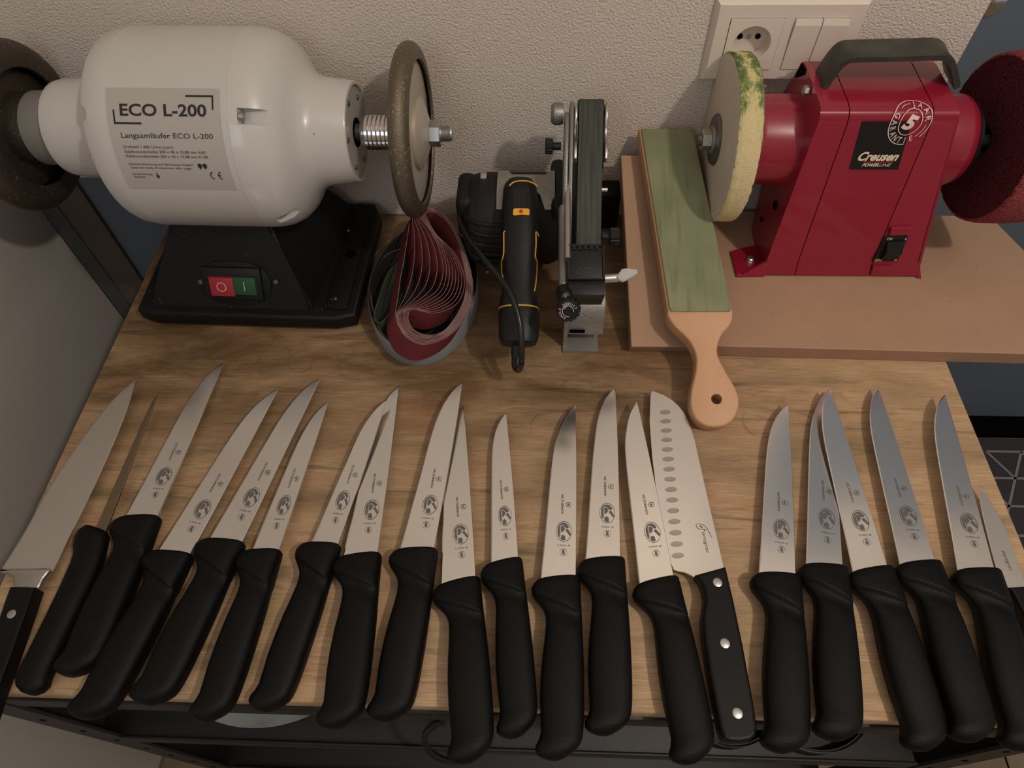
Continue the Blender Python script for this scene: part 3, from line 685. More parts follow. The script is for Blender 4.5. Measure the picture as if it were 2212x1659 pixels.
# motor noses
nlathe('motor_nose', [(.2440, .0), (.2440, .036), (.2460, .040), (.250, .0425), (.255, .0433), (.292, .0437), (.30, .0437)], Vector((0, RA.y, .1515)), RX_, M['red'], rg, 64)
nlathe('motor_nose', [(.41, .0437), (.447, .0437), (.452, .0428), (.4555, .040), (.4575, .036), (.4575, 0)], Vector((0, RA.y, .1515)), RX_, M['red'], rg, 64)
nlathe('nose_ring', [(.4576, .0375), (.4610, .0370), (.4610, .01)], Vector((0, RA.y, .1515)), RX_, M['black'], rg, 48)
nlathe('shaft', [(.19, .0055), (.52, .0055)], RA, RX_, M['darksteel'], rg, 20) if False else nlathe('shaft', [(.205, .0055), (.53, .0055)], Vector((0, RA.y, RA.z)), RX_, M['darksteel'], rg, 20)
# felt wheel: own object local coordinates centred on the wheel
fw_c = Vector((.2285, -.062, .1515)); fa = Vector((1, 0, 0)); R_ = .0808; hw = .0118
bm = bmesh.new()
lathe(bm, [(-hw, .010), (-hw, R_ - .004), (-hw + .001, R_ - .0015)], Vector((0,0,0)), fa, 96, False, False, 0)
lathe(bm, [(hw - .001, R_ - .0015), (hw, R_ - .004), (hw, .010)], Vector((0,0,0)), fa, 96, False, False, 0)
for v in bm.verts: v.co += fw_c
finish('felt_wheel', bm, M['felt'], rg, 40)
bm = bmesh.new(); prf = [(-hw + .001, R_ - .0015), (-hw + .003, R_)] + [(-hw + .003 + k * .0038, R_ + random.uniform(-.0004, .0004)) for k in range(1, 5)] + [(hw - .003, R_), (hw - .001, R_ - .0015)]
lathe(bm, prf, fw_c, fa, 160, False, False)
for v in bm.verts: v.co += Vector([random.gauss(0, .00022) for _ in range(3)])
fr_ = finish('felt_rim', bm, M['feltrim'], rg, 60, local=False)
# shift the rim mesh so its object space has x=0 in the middle of the rim and z as world height
fr_.data.transform(Matrix.Translation(WM[rg.name].translation)); off = Vector((fw_c.x, 0, 0)); fr_.data.transform(Matrix.Translation(-off)); fr_.location = off - WM[rg.name].translation
# stray fibres
bm = bmesh.new()
for k in range(700):
    t = random.uniform(0, 2*PI); a = random.choice((-hw + .001, hw - .001, random.uniform(-hw, hw))); o_, axx, s_, u_ = frame_ax(fw_c, fa)
    rad = s_ * math.cos(t) + u_ * math.sin(t); b0 = o_ + axx * a + rad * (R_ - .001); d_ = (rad + Vector([random.gauss(0, .6) for _ in range(3)])).normalized() * random.uniform(.0015, .0035); w_ = axx.cross(rad) * .00006
    bm.faces.new([bm.verts.new(b0 - w_), bm.verts.new(b0 + w_), bm.verts.new(b0 + d_)])
tag(finish('felt_fibres', bm, M['cream'], rg), kind='stuff')
nlathe('flange_washer', [(-hw - .0035, .006), (-hw - .0035, .016), (-hw - .003, .0235), (-hw - .001, .0250), (-hw + .001, .0250)], fw_c, fa, M['darksteel'], rg, 48)
nlathe('inner_washer', [(-hw - .0055, .006), (-hw - .0052, .013), (-hw - .003, .0135)], fw_c, fa, M['flange'], rg, 40)
hexnut('hex_nut', fw_c + fa * (-hw - .0145), fa, .0105, .0095, M['zinc'], rg)
nlathe('shaft_end', [(-hw - .019, 0), (-hw - .019, .0052), (-hw - .0185, .0058), (-hw - .014, .0060)], fw_c, fa, M['darksteel'], rg, 24)
nlathe('inner_flange', [(hw, .028), (hw + .004, .026), (hw + .012, .014), (.04, .012)], fw_c, fa, M['red'], rg, 40)
# maroon wheel
mw = Vector((.506, -.062, .1515)); bm = bmesh.new()
lathe(bm, [(-.0225, .012), (-.0225, .0768)], mw, RX_, 96, False, False, 0); lathe(bm, [(.0225, .0802), (.0225, .012)], mw, RX_, 96, False, False, 0)
for v in bm.verts: v.co.x += random.gauss(0, .00025)
finish('abrasive_wheel_face', bm, M['nonwoven'], rg, 60)
bm = bmesh.new(); lathe(bm, [(-.0225, .0768), (-.0212, .0796), (-.012, .0812), (0, .0812), (.012, .0812), (.0225, .0802)], mw, RX_, 160, False, False)
for v in bm.verts: v.co += Vector([random.gauss(0, .00025) for _ in range(3)])
finish('abrasive_wheel_rim', bm, M['nonwovenrim'], rg, 60)
# carry handle: wide strap bent over the top
yf, yb = -.0785, -.0485
hp = [PY(-.078, *p_) for p_ in [(1771, 212), (1780, 195), (1800, 165), (1820, 141), (1836, 131), (1860, 129), (1950, 127), (2030, 125), (2048, 129), (2058, 142), (2064, 165), (2068, 190)]]
cl = catmull([(p_.x, 0, p_.z) for p_ in hp], 5); bm = bmesh.new(); rings = []
for i, c in enumerate(cl):
    t = (cl[min(i+1, len(cl)-1)] - cl[max(i-1, 0)]).normalized(); nrm = Vector((-t.z, 0, t.x)); th = .0026
    sec = [(-1, -.9), (-.93, -1), (.93, -1), (1, -.9), (1, .9), (.8, 1.25), (0, .75), (-.8, 1.25), (-1, .9)]
    rings.append([Vector((c.x, (yf+yb)/2 + a * (yb-yf)/2, c.z)) + nrm * th * b for a, b in sec])
bridge(bm, rings); finish('carry_handle', bm, M['worn'], rg, 40)
nlathe('handle_bolt', [(0, .0046), (.004, .0046), (.0045, .0036)], PX(.2885, 1745, 196), (-1, 0, 0.1), M['zinc'], rg, 6, 10)
nlathe('side_hole', [(0, .005), (.001, .005)], PX(.2897, 1675, 443), (-1, 0, 0), M['hole'], rg, 20)
nlathe('side_hole', [(0, .003), (.001, .003)], PX(.2897, 1645, 474), (-1, 0, 0), M['hole'], rg, 20)
# decals on the front face
fp0 = Vector((0, -.1195, .037)); fp1 = Vector((0, -.1125, .2065)); fdir = (fp1 - fp0).normalized(); fnr = Vector((0, fdir.z, -fdir.y)) * -1
fnr = fnr if fnr.y < 0 else -fnr
def rp(x, y, lift=.0004):
    r = ray(x, y); o_ = fp0 + fnr * lift; t = (o_ - CAM).dot(fnr) / r.dot(fnr); q_ = CAM + r * t - fp0; return q_.x, q_.dot(fdir)
def RF(a, b, lift): return Vector((a, 0, 0)) + fp0 + fdir * b + fnr * lift
L4 = [rp(*p_) for p_ in [(1862, 263), (1945, 262), (1970, 262), (1940, 366), (1834, 366)]]
L4 = [L4[0], L4[2], L4[3], L4[4]]
bm = bmesh.new(); put_poly(bm, L4, lambda a, b: RF(a, b, .0005)); lg = finish('logo_plate', bm, M['logo_black'], rg)
bm = bmesh.new(); a0 = rp(1849, 346); a1 = rp(1942, 346); hh = rp(1849, 328)[1] - a0[1]
put_text(bm, 'Creusen', a0[0], a0[1], a1[0] - a0[0] - .003, hh, lambda a, b: RF(a, b, .0008), .035, .0030)
a0 = rp(1861, 359); a1 = rp(1897, 359); a2 = rp(1920, 359); hh = rp(1861, 352.5)[1] - a0[1]
put_text(bm, 'POWER', a0[0], a0[1], a1[0] - a0[0] - .0005, hh, lambda a, b: RF(a, b, .0008), .03, .0015)
put_text(bm, 'LINE', a1[0] + .0002, a0[1], a2[0] - a1[0], hh, lambda a, b: RF(a, b, .0008), 0, .0015)
finish('logo_print', bm, M['cream'], lg)
bm = bmesh.new(); a0 = rp(1864, 350.5); a1 = rp(1930, 348.5); put_poly(bm, [(a0[0], a0[1]), (a1[0], a0[1]), (a1[0], a1[1]), (a0[0], a1[1])], lambda a, b: RF(a, b, .0007)); finish('logo_line', bm, M['lens'], lg)
# guarantee badge wraps over the bend: map along front face, then over the top
bendv = (fp1 - fp0).length
c0 = rp(1967, 265); 
BP = [(-.1195, .037), (-.1128, .2045), (-.1118, .2095), (-.1092, .2143), (-.1045, .2160), (-.099, .2168), (-.035, .2186)]
BT = math.dist(BP[0], BP[1])
def BW(a, b, lift=.0007):
    d = b
    for i_ in range(len(BP) - 1):
        L_ = math.dist(BP[i_], BP[i_+1])
        if d <= L_ or i_ == len(BP) - 2:
            f = d / L_; y = BP[i_][0]*(1-f) + BP[i_+1][0]*f; z = BP[i_][1]*(1-f) + BP[i_+1][1]*f
            ty, tz = (BP[i_+1][0]-BP[i_][0])/L_, (BP[i_+1][1]-BP[i_][1])/L_
            return Vector((a, y - tz*lift, z + ty*lift))
        d -= L_
bm = bmesh.new(); R1 = .0182
cx, cy = c0
put_ring(bm, cx, cy, R1, R1 * 1.22, .0008, BW, 60, math.radians(-40), math.radians(280)); put_ring(bm, cx, cy, 0.0100, .0125, .0007, BW, 40)
put_ring(bm, cx, cy, .0150, .0182, .0006, BW, 8, math.radians(100), math.radians(135)); put_ring(bm, cx, cy, .0150, .0182, .0006, BW, 10, math.radians(-50), math.radians(-8))
def arctext(s, a0, a1, r, size, flip=False):
    for i, ch in enumerate(s):
        a = a0 + (a1 - a0) * i / max(1, len(s) - 1); V, Fc, W = text_geo(ch, .01); 
        up = (math.cos(a), math.sin(a)); rt = (math.sin(a), -math.cos(a))
        pos = up
        if flip: up = (-up[0], -up[1]); rt = (-rt[0], -rt[1])
        vs = [bm.verts.new(BW(cx + pos[0]*r + rt[0]*(x - W/2)*size*1.15 + up[0]*(y - .35)*size*1.35, cy + (pos[1]*r + rt[1]*(x - W/2)*size*1.15 + up[1]*(y - .35)*size*1.35)*1.22)) for x, y in V]
        for f in Fc:
            try: bm.faces.new([vs[k] for k in f])
            except ValueError: pass
arctext('JAAR', math.radians(88), math.radians(12), .0143, .0052)
arctext('GARANTIE', math.radians(160), math.radians(298), .0143, .0050, True)
V, Fc, W = text_geo('5', .05); ca, sa = math.cos(-.35), math.sin(-.35)
vs = [bm.verts.new(BW(cx + ((x - W/2)*ca - (y - .35)*sa) * .0195, cy + ((x - W/2)*sa + (y - .35)*ca) * .0175)) for x, y in V]
for f in Fc:
    try: bm.faces.new([vs[k] for k in f])
    except ValueError: pass
finish('guarantee_badge', bm, M['pinkwhite'], rg)
# switch
L5 = [rp(*p_) for p_ in [(1910, 510), (1962, 508), (1938, 563), (1883, 563)]]
bm = bmesh.new(); prism(bm, L5, lambda a, b, c: RF(a, b, c), .002, .0005, 1); sw = finish('switch_housing', bm, M['black'], rg, 40)
L6 = [rp(*p_) for p_ in [(1916, 519), (1952, 518), (1944, 537), (1910, 538)]]; L7 = [rp(*p_) for p_ in [(1910, 538), (1944, 537), (1934, 556), (1900, 557)]]
bm = bmesh.new(); hts = [.003, .009, .003]
def rk(L, h): return [RF(a, b, h) for a, b in L]
t0, t1 = L6[0], L6[1]; m0_, m1_ = L6[3], L6[2]; b0_, b1_ = L7[3], L7[2]
vv = [RF(*t0, .002), RF(*t1, .002), RF(*t0, .0035), RF(*t1, .0035), RF(*m0_, .0085), RF(*m1_, .0085), RF(*b0_, .0035), RF(*b1_, .0035), RF(*b0_, .002), RF(*b1_, .002)]
Vv = [bm.verts.new(p_) for p_ in vv]
for f in ((0, 1, 3, 2), (2, 3, 5, 4), (4, 5, 7, 6), (6, 7, 9, 8), (0, 2, 4, 6, 8), (1, 3, 5, 7, 9)): bm.faces.new([Vv[i] for i in f])
finish('rocker', bm, M['black'], sw)
bm = bmesh.new(); f_ = lambda a, b: RF(a, b, .0023)
for s, x, y, wpx in (('ON', 1914, 516, 11), ('I', 1953, 516, 2), ('OFF', 1888, 562, 15), ('o', 1930, 561, 5)):
    a_ = rp(x, y); b_ = rp(x + wpx, y); c_ = rp(x, y - 5); put_text(bm, s, a_[0], a_[1], b_[0] - a_[0], c_[1] - a_[1], f_, .01)
finish('switch_print', bm, M['cream'], sw)
for L in ([(1924, 488), (1969, 487), (1963, 503), (1918, 504)], [(1884, 570), (1925, 570), (1920, 586), (1879, 587)]):
    bm = bmesh.new(); prism(bm, [rp(*p_) for p_ in L], lambda a, b, c: RF(a, b, c), .005, .0015, 2); finish('guard_lug', bm, M['red'], rg, 40)

# ================================================================ TUB AND SANDING BELTS
cr = lambda x, y: (740 + x * .31646, 380 + y * .31646)
tub = root('belt_tub', (-.09, -.148, 0), 'open oval grey plastic band standing on the table with sanding belts in it', 'tub')
def oval(rx, ry, z, n=64): return [Vector((-.0895 + rx*math.cos(2*PI*i/n), -.1485 + ry*math.sin(2*PI*i/n), z)) for i in range(n)]
bm = bmesh.new(); bridge(bm, [oval(.0595, .0935, .0005), oval(.0605, .0945, .003), oval(.0605, .0945, .029), oval(.0600, .094, .0305)], True, False, False); finish('outer_wall', bm, M['tub'], tub, 40)
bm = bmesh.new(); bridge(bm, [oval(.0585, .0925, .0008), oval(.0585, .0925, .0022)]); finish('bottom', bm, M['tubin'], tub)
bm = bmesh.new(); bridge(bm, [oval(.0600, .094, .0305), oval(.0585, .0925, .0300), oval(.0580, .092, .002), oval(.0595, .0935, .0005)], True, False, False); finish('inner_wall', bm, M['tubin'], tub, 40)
def band(name, pts, h, tilt, th, mats, label=None, cat=None, group=None, z=None, lift=0):
    """pts = top edge centre line (closed), ribbon hangs down by h and leans by tilt"""
    n = len(pts); bm = bmesh.new(); down = Vector((tilt[0], tilt[1], -h)); rr = [[], [], [], []]
    for i in range(n):
        t = (pts[(i+1) % n] - pts[i-1]); nrm = Vector((-t.y, t.x, 0)).normalized() * th / 2
        rr[0].append(pts[i] + nrm); rr[1].append(pts[i] - nrm); rr[2].append(pts[i] - nrm + down); rr[3].append(pts[i] + nrm + down)
    V = [[bm.verts.new(p_) for p_ in r] for r in rr]
    for i in range(n):
        j = (i+1) % n
        for k in range(4): f = bm.faces.new((V[k][i], V[k][j], V[(k+1) % 4][j], V[(k+1) % 4][i])); f.material_index = (1, 0, 1, 2)[k]
    o = finish(name, bm, mats, None, 60); return tag(o, label, cat, group) if label else o
KF = [[(460,300),(450,370),(435,470),(415,590),(395,700),(378,830),(362,930),(370,990),(390,1040),(440,1105),(540,1150),(650,1130),(740,1080),(820,1000),(870,900),(890,800),(885,700),(850,560),(790,400),(700,265),(600,210),(500,230)],
      [(525,285),(590,370),(650,480),(680,620),(650,760),(540,850),(400,925),(385,980),(410,1040),(460,1090),(545,1125),(645,1105),(725,1065),(800,985),(850,890),(868,790),(862,690),(835,560),(785,420),(705,285),(610,225),(540,235)],
      [(572,275),(640,400),(760,520),(833,700),(790,860),(640,935),(480,912),(447,960),(460,1015),(500,1060),(560,1083),(630,1083),(700,1050),(770,965),(820,870),(842,780),(842,690),(820,570),(790,450),(720,320),(640,257),(585,250)]]
NB = 13
ORD = ['outermost', 'second', 'third', 'fourth', 'fifth', 'sixth', 'seventh', 'eighth', 'ninth', 'tenth', 'eleventh', 'twelfth', 'innermost']
for i in range(NB):
    t = i / (NB - 1); t = t ** .85
    if t < .45: a, b, k = KF[0], KF[1], t / .45
    else: a, b, k = KF[1], KF[2], (t - .45) / .55
    pts = [PZ(.0535 + random.uniform(-.0008, .0008), *cr(p_[0]*(1-k) + q_[0]*k, p_[1]*(1-k) + q_[1]*k)) for p_, q_ in zip(a, b)]
    pts = catmull(pts, 7, True)
    lab = f'{ORD[i]} red-brown sanding belt of the folded bundle in the grey tub' if i in (0, NB-1) else f'{ORD[i]} red-brown sanding belt of the folded bundle, counted from the outermost'
    band('sanding_belt', pts, .0215, (-.012, -.004), .00045, [M['abr'], M['abredge'], M['abr']], lab, 'sanding belt', 'folded sanding belts in the tub')
gp = [PZ(.028, *cr(*q_)) for q_ in [(215, 960), (260, 800), (320, 650), (430, 560), (445, 640), (420, 780), (350, 900), (260, 1000)]]
band('green_belt', catmull(gp, 6, True), .020, (0, 0), .0012, [M['beltgreen'], M['beltgreen'], M['beltgreen']], 'green belt standing inside the grey tub left of the red belts', 'sanding belt')
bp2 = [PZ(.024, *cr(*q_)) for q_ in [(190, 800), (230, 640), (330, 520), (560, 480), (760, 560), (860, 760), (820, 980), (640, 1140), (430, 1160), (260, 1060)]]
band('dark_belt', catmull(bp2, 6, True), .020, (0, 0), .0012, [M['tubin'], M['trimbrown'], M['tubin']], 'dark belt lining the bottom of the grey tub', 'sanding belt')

# ================================================================ BELT SANDER
C2 = lambda x, y: (960 + x * .38585, 180 + y * .38585)
def PD(d, x, y): return CAM + ray(x, y) * (d / F)
FW = CR @ Vector((0, 0, -1)); RT = CR @ Vector((1, 0, 0)); 
sd_ = root('belt_sander', (.045, -.15, 0), 'black knife belt sander with yellow trimmed grip and narrow grinding belt arm', 'belt sander')
# --- arm frame: x world; belt plane direction
bt, bb = Vector((.0868, -.072, .1965)), Vector((.0853, -.190, .1280)); bd = (bb - bt).normalized(); bw = .0115
bnx = Vector((1, 0, 0)); bn = bnx.cross(bd).normalized(); bn = bn if bn.z > 0 else -bn
def BF(a, b, c): return bt + bnx * a + bd * b + bn * c      # a across, b along belt downwards, c out of the belt plane (towards the viewer)
LB = (bb - bt).length
# belt loop: front run, over upper pulley, back run
def beltloop(w, th, off):
    r = .0105; pts = [(LB + .016, 0), (LB*.5, 0), (0, 0)] + [(-r*math.sin(t), -r + r*math.cos(t)) for t in [PI*i/10 for i in range(1, 10)]] + [(0, -2*r), (LB*.55, -2*r - .008), (LB*.9, -2*r), (LB + .014, -2*r)]
    pts += [(LB + .016 + r*math.sin(t), -r - r*math.cos(t)) for t in [PI*i/8 for i in range(1, 8)]]
    return pts
pts = beltloop(0, 0, 0); bm = bmesh.new(); n = len(pts)
V = [[bm.verts.new(BF(s * bw, b, c)) for b, c in pts] for s in (-1, 1)]
pc = (LB*.5, -.0105)
W2 = [[bm.verts.new(BF(s * bw, b + (pc[0]-b)*.008, c + (.0010 if c < -.012 else -.0010))) for b, c in pts] for s in (-1, 1)]
for i in range(n):
    j = (i+1) % n
    bm.faces.new((V[0][i], V[0][j], V[1][j], V[1][i])); bm.faces.new((W2[0][i], W2[0][j], W2[1][j], W2[1][i]))
    bm.faces.new((V[0][i], V[0][j], W2[0][j], W2[0][i])); bm.faces.new((V[1][i], V[1][j], W2[1][j], W2[1][i]))
finish('grinding_belt', bm, M['dgbelt'], sd_, 60)
nlathe('top_pulley', [(-.0125, 0), (-.0125, .0095), (.0125, .0095), (.0125, 0)], BF(0, 0, -.0105), bnx, M['black'], sd_, 32)
def sideplate(name, s, outl_, x0, t, m, bev=.0015):
    bm = bmesh.new(); prism(bm, outl_, lambda a, b, c: BF(x0 + c, a, b), t, bev, 2); return finish(name, bm, M[m], sd_, 40)
sideplate('side_frame', -1, [(-.006, -.004), (.004, .0015), (.05, .001), (LB*.8, .002), (LB + .01, .001), (LB + .012, -.026), (LB*.6, -.03), (.03, -.028), (-.006, -.022)], -.0205, .004, 'sidesteel')
sideplate('arm_plate', -1, [(.006, -.001), (.02, .006), (.05, .004), (LB + .03, .001), (LB + .034, -.012), (LB*.5, -.02), (.01, -.02)], -.0255, .0045, 'sidesteel', .002)
def lever(s, x0):
    pts = []
    top, bot = 0.004, .052
    for t in [PI + PI*i/10 for i in range(11)]: pts.append((top + .008 + .008*math.sin(t)*1.0, -.009 + .009*math.cos(t)))
    pts = [(-.004, -.018), (-.006, -.010), (-.003, -.002), (.006, .0015), (.014, -.001), (.019, -.006), (.024, -.008), (.032, -.0065), (.038, .001), (.046, .0035), (.053, .001), (.055, -.005), (.052, -.011), (.044, -.013), (.034, -.014), (.024, -.016), (.012, -.018)]
    return sideplate('tension_arm', s, pts, x0, .0028, 'alu', .0008)
lever(-1, -.0158); lever(1, .0135)
sideplate('right_guard', 1, [(.004, -.002), (.03, -.001), (.06, -.002), (.06, -.020), (.004, -.022)], .0120, .0012, 'black', .0003)
nlathe('pivot_cap', [(0, .0095), (.003, .0105), (.009, .0105), (.012, .008), (.012, 0)], BF(-.0265, .004, -.009), -bnx, M['sidesteel'], sd_, 32)
def knob(name, c, ax, r, L0, L1, parent, m='black'):
    bm = bmesh.new(); lathe(bm, [(0, r*.5), (L0, r*.5)], c, ax, 20); finish(name + '_stem', bm, M[m], parent, 40)
    bm = bmesh.new(); o_, a_, s_, u_ = frame_ax(c, ax); rings = []
    for a, k in ((L0, .9), (L0 + .001, 1), (L1 - .001, 1), (L1, .9)):
        rings.append([o_ + a_ * a + (s_*math.cos(2*PI*i/60) + u_*math.sin(2*PI*i/60)) * r * k * (1 if i % 4 < 2 else .92) for i in range(60)])
    bridge(bm, rings); return finish(name, bm, M[m], parent)
kc = PD(.655, 1212, 316); knob('tension_knob', kc, (-1, 0, 0), .0075, .008, .0155, sd_)
kc = PD(.640, 1300, 511); knob('tracking_knob', kc, (1, 0, 0), .0085, .0070, .0165, sd_)
bm = bmesh.new(); tube(bm, [PD(.655, 1296, 410), PD(.655, 1312, 410)], .002); finish('screw_tip', bm, M['zinc'], sd_)
# long round rod on the left of the arm
p0, p1 = PD(.640, 1218, 445), PD(.615, 1218, 640)
bm = bmesh.new(); tube(bm, [p0, p0 + (p1-p0)*.03, p1 - (p1-p0)*.03, p1], [.0035, .0050, .0050, .0035], 16); finish('guide_rod', bm, M['sidesteel'], sd_, 40)
# arm rail down to block
bm = bmesh.new(); q0, q1 = PD(.652, 1226, 380), PD(.608, 1226, 560)
tube(bm, [q0, q1], .0030, 12); finish('guide_rod', bm, M['alu'], sd_, 40)
# black guide block facing the viewer
bo = PD(.612, 1226, 527); bo_r = PD(.612, 1305, 527); bo_b = PD(.604, 1227, 603)
ex = (bo_r - bo); WX = ex.length; ex.normalize(); ey = (bo_b - bo); HY = ey.length; ey.normalize(); en = ey.cross(ex).normalized(); en = en if en.dot(CAM - bo) > 0 else -en
def GB(a, b, c): return bo + ex*a + ey*b + en*c
bm = bmesh.new()
teeth = []; nT = 5; pitch = WX * .8 / nT
poly = [(0, 0), (WX, 0), (WX, HY), (0, HY)]
prism(bm, poly, lambda a, b, c: GB(a, b, c - .016), .0145, .001, 2); gb_ = finish('guide_block', bm, M['black'], sd_, 40)
bm = bmesh.new(); wdt = .0016
for (a, b, c, d) in ((0, 0, WX, .0018), (0, 0, .0016, HY), (WX - .0016, 0, WX, HY), (0, HY - .0012, WX, HY)): box_v = prism(bm, [(a, b), (c, b), (c, d), (a, d)], lambda x, y, z: GB(x, y, z - .0016), .0016)
for k in range(nT): x = WX*.14 + k * WX*.155; prism(bm, [(x, 0), (x + WX*.085, 0), (x + WX*.085, .0050), (x, .0050)], lambda x_, y_, z_: GB(x_, y_, z_ - .0016), .0014)
finish('block_rim', bm, M['black'], gb_)
bm = bmesh.new(); fnb = lambda a, b: GB(WX - a, HY - b, -.0012)
put_text(bm, 'KEN', WX*.32, HY*.66 - .002, WX*.34, .0032, lambda a, b: GB(WX - a, b + .0015, -.0012)); put_text(bm, 'ONION', WX*.20, HY*.66 - .009 + .0105, WX*.56, .0032, lambda a, b: GB(WX - a, b + .0020, -.0012))
finish('moulded_lettering', bm, M['worn'], gb_)
bm = bmesh.new(); prism(bm, [(0, HY - .001), (WX + .0005, HY - .001), (WX, HY + .0135), (.0005, HY + .0135)], lambda a, b, c: GB(a, b, c - .030), .026, .001, 2)
finish('block_front', bm, M['black'], gb_, 40)
# silver clamp foot
xl, xr = .066, .1035
prof_c = [(-.150, .060), (-.192, .060), (-.201, .056), (-.2065, .048), (-.2085, .036), (-.2085, .028), (-.212, .022), (-.212, .020), (-.205, .020), (-.2035, .046), (-.196, .0545), (-.150, .0545)]
bm = bmesh.new(); prism(bm, prof_c, lambda a, b, c: Vector((xl + c, a, b)), xr - xl + .004, .0008, 2); finish('clamp_bracket', bm, M['castgrey'], sd_, 40)
bm = bmesh.new(); box(bm, (xl, -.222, 0), (xr, -.165, .004)); box(bm, (xl, -.215, .004), (xl + .004, -.170, .056)); box(bm, (xl + .004, -.190, .004), (xr, -.185, .055))
finish('clamp_foot', bm, M['castgrey'], sd_)
bm = bmesh.new(); box(bm, (xl + .007, -.2126, .0085), (xl + .022, -.2116, .0155)); finish('foot_pad', bm, M['darksteel'], sd_) if False else bm.free()
nbox('foot_slot', (xl + .006, -.2130, .0232), (xl + .022, -.2118, .0275), M['hole'], sd_)
# wing lever at right
w0 = PD(.628, 1306, 602); w1 = PD(.628, 1334, 600)
bm = bmesh.new(); tube(bm, [w0, w1], .0042, 12); finish('lever_shaft', bm, M['zinc'], sd_, 40)
M['wing'] = mat('cast_lever', S(150, 150, 150), .5, .4)
wl_ = [PD(.622, *p_) for p_ in [(1330, 600), (1340, 585), (1347, 578), (1356, 582), (1378, 582), (1380, 587), (1370, 596), (1350, 607), (1340, 609)]]
wr_ = [PD(.638, *p_) for p_ in [(1330, 600), (1340, 587), (1347, 581), (1356, 585), (1376, 584), (1377, 588), (1368, 598), (1350, 610), (1340, 611)]]
bm = bmesh.new(); bridge(bm, [wr_, wl_]); bmesh.ops.bevel(bm, geom=list(bm.edges), offset=.0012, segments=2, affect='EDGES'); finish('wing_lever', bm, M['wing'], sd_, 40)
# angle adjust knob
ka = PD(.605, 1222, 640); kb = PD(.590, 1226, 662); bm = bmesh.new(); tube(bm, [PD(.612, 1221, 628), ka, kb], .0042, 14); finish('knob_stem', bm, M['zinc'], sd_, 40)
bm = bmesh.new(); tube(bm, [PD(.614, 1219, 628), PD(.606, 1220, 642)], .0075, 16); finish('stem_collar', bm, M['black'], sd_, 40)
kc_ = PD(.585, 1228, 688); kdir = (PD(.570, 1224, 693) - PD(.600, 1230, 662)).normalized()
kk = knob('angle_knob', PD(.602, 1229, 662), kdir, .0108, .001, .0115, sd_, 'black')
kce = PD(.602, 1229, 662) + kdir * .0118; o_, a_, s_, u_ = frame_ax(kce, kdir)
bm = bmesh.new(); f_ = lambda x, y: o_ + s_ * x + u_ * y + a_ * .0002
put_ring(bm, 0, 0, .0052, .0052, .0004, f_, 30, 0, PI*1.6)
def at2(s, a0, a1, r, size):
    for i, ch in enumerate(s):
        if ch == ' ': continue
        a = a0 + (a1-a0)*i/(len(s)-1); V, Fc, W = text_geo(ch, 0); up = (math.cos(a), math.sin(a)); rt = (math.sin(a), -math.cos(a))
        vs = [bm.verts.new(f_(up[0]*(r + y*size) + rt[0]*(x-W/2)*size, up[1]*(r + y*size) + rt[1]*(x-W/2)*size)) for x, y in V]
        for ff in Fc:
            try: bm.faces.new([vs[k] for k in ff])
            except ValueError: pass
at2('ANGLE ADJUST', math.radians(250), math.radians(30), .0062, .0030)
finish('knob_print', bm, M['pinkwhite'], kk)
# --- motor body behind
mb_o = Vector((-.044, -.088, .068))
R0 = .050
prof_m = [(0, .0), (0, .030), (.003, .040), (.010, .047), (.020, R0), (.094, R0), (.101, .047), (.106, .038), (.108, 0)]
bm = bmesh.new(); o_, a_, s_, u_ = frame_ax(mb_o, (1, 0, 0)); rings = []; nseg = 64
prm = []
for i in range(len(prof_m) - 1):
    (a0, r0), (a1, r1) = prof_m[i], prof_m[i+1]
    for k in range(6): prm.append((a0 + (a1-a0)*k/6, r0 + (r1-r0)*k/6))
prm.append(prof_m[-1])
for a, r in prm:
    ring = []
    for i in range(nseg):
        th = 2*PI*i/nseg; d = s_*math.cos(th) + u_*math.sin(th)
        ring.append(o_ + a_*a + d * max(r, 1e-4) * (1.0 if d.z > -.2 else .98))
    rings.append(ring)
bridge(bm, rings); finish('motor_body', bm, M['rubber'], sd_, 40)
for k in range(6):   # cooling ribs curving round the front left
    th = math.radians(34 - k * 13); bm = bmesh.new(); pts = []
    for j in range(9):
        x = .006 + j * .0055; rr = R0 + .0012 - (.010 if j == 0 else .004 if j == 1 else 0)
        t = th + math.radians(9) * math.exp(-j * .6)
        pts.append(mb_o + Vector((x, -math.cos(t) * rr, math.sin(t) * rr)))
    tube(bm, pts, .0020, 8); finish('cooling_rib', bm, M['rubber'], sd_, 40)
nbox('left_shoulder', (-.050, -.112, .060), (-.030, -.060, .112), M['rubber'], sd_, .008, seg=4)
nbox('latch', (-.0245, -.085, .116), (-.0175, -.075, .121), M['chrome'], sd_, .001)
nbox('screw_head', (-.020, -.140, .035), (-.016, -.137, .039), M['chrome'], sd_, .001)
nbox('rear_shoulder', (.050, -.125, .040), (.066, -.045, .118), M['rubber'], sd_, .007, seg=4)
nbox('rear_dark_box', (.058, -.030, .002), (.134, -.002, .054), M['black'], sd_, .003)  # plain dark box for the dark area at the wall behind the sander
nbox('drive_link', (.058, -.110, .040), (.100, -.026, .100), M['black'], sd_, .006)
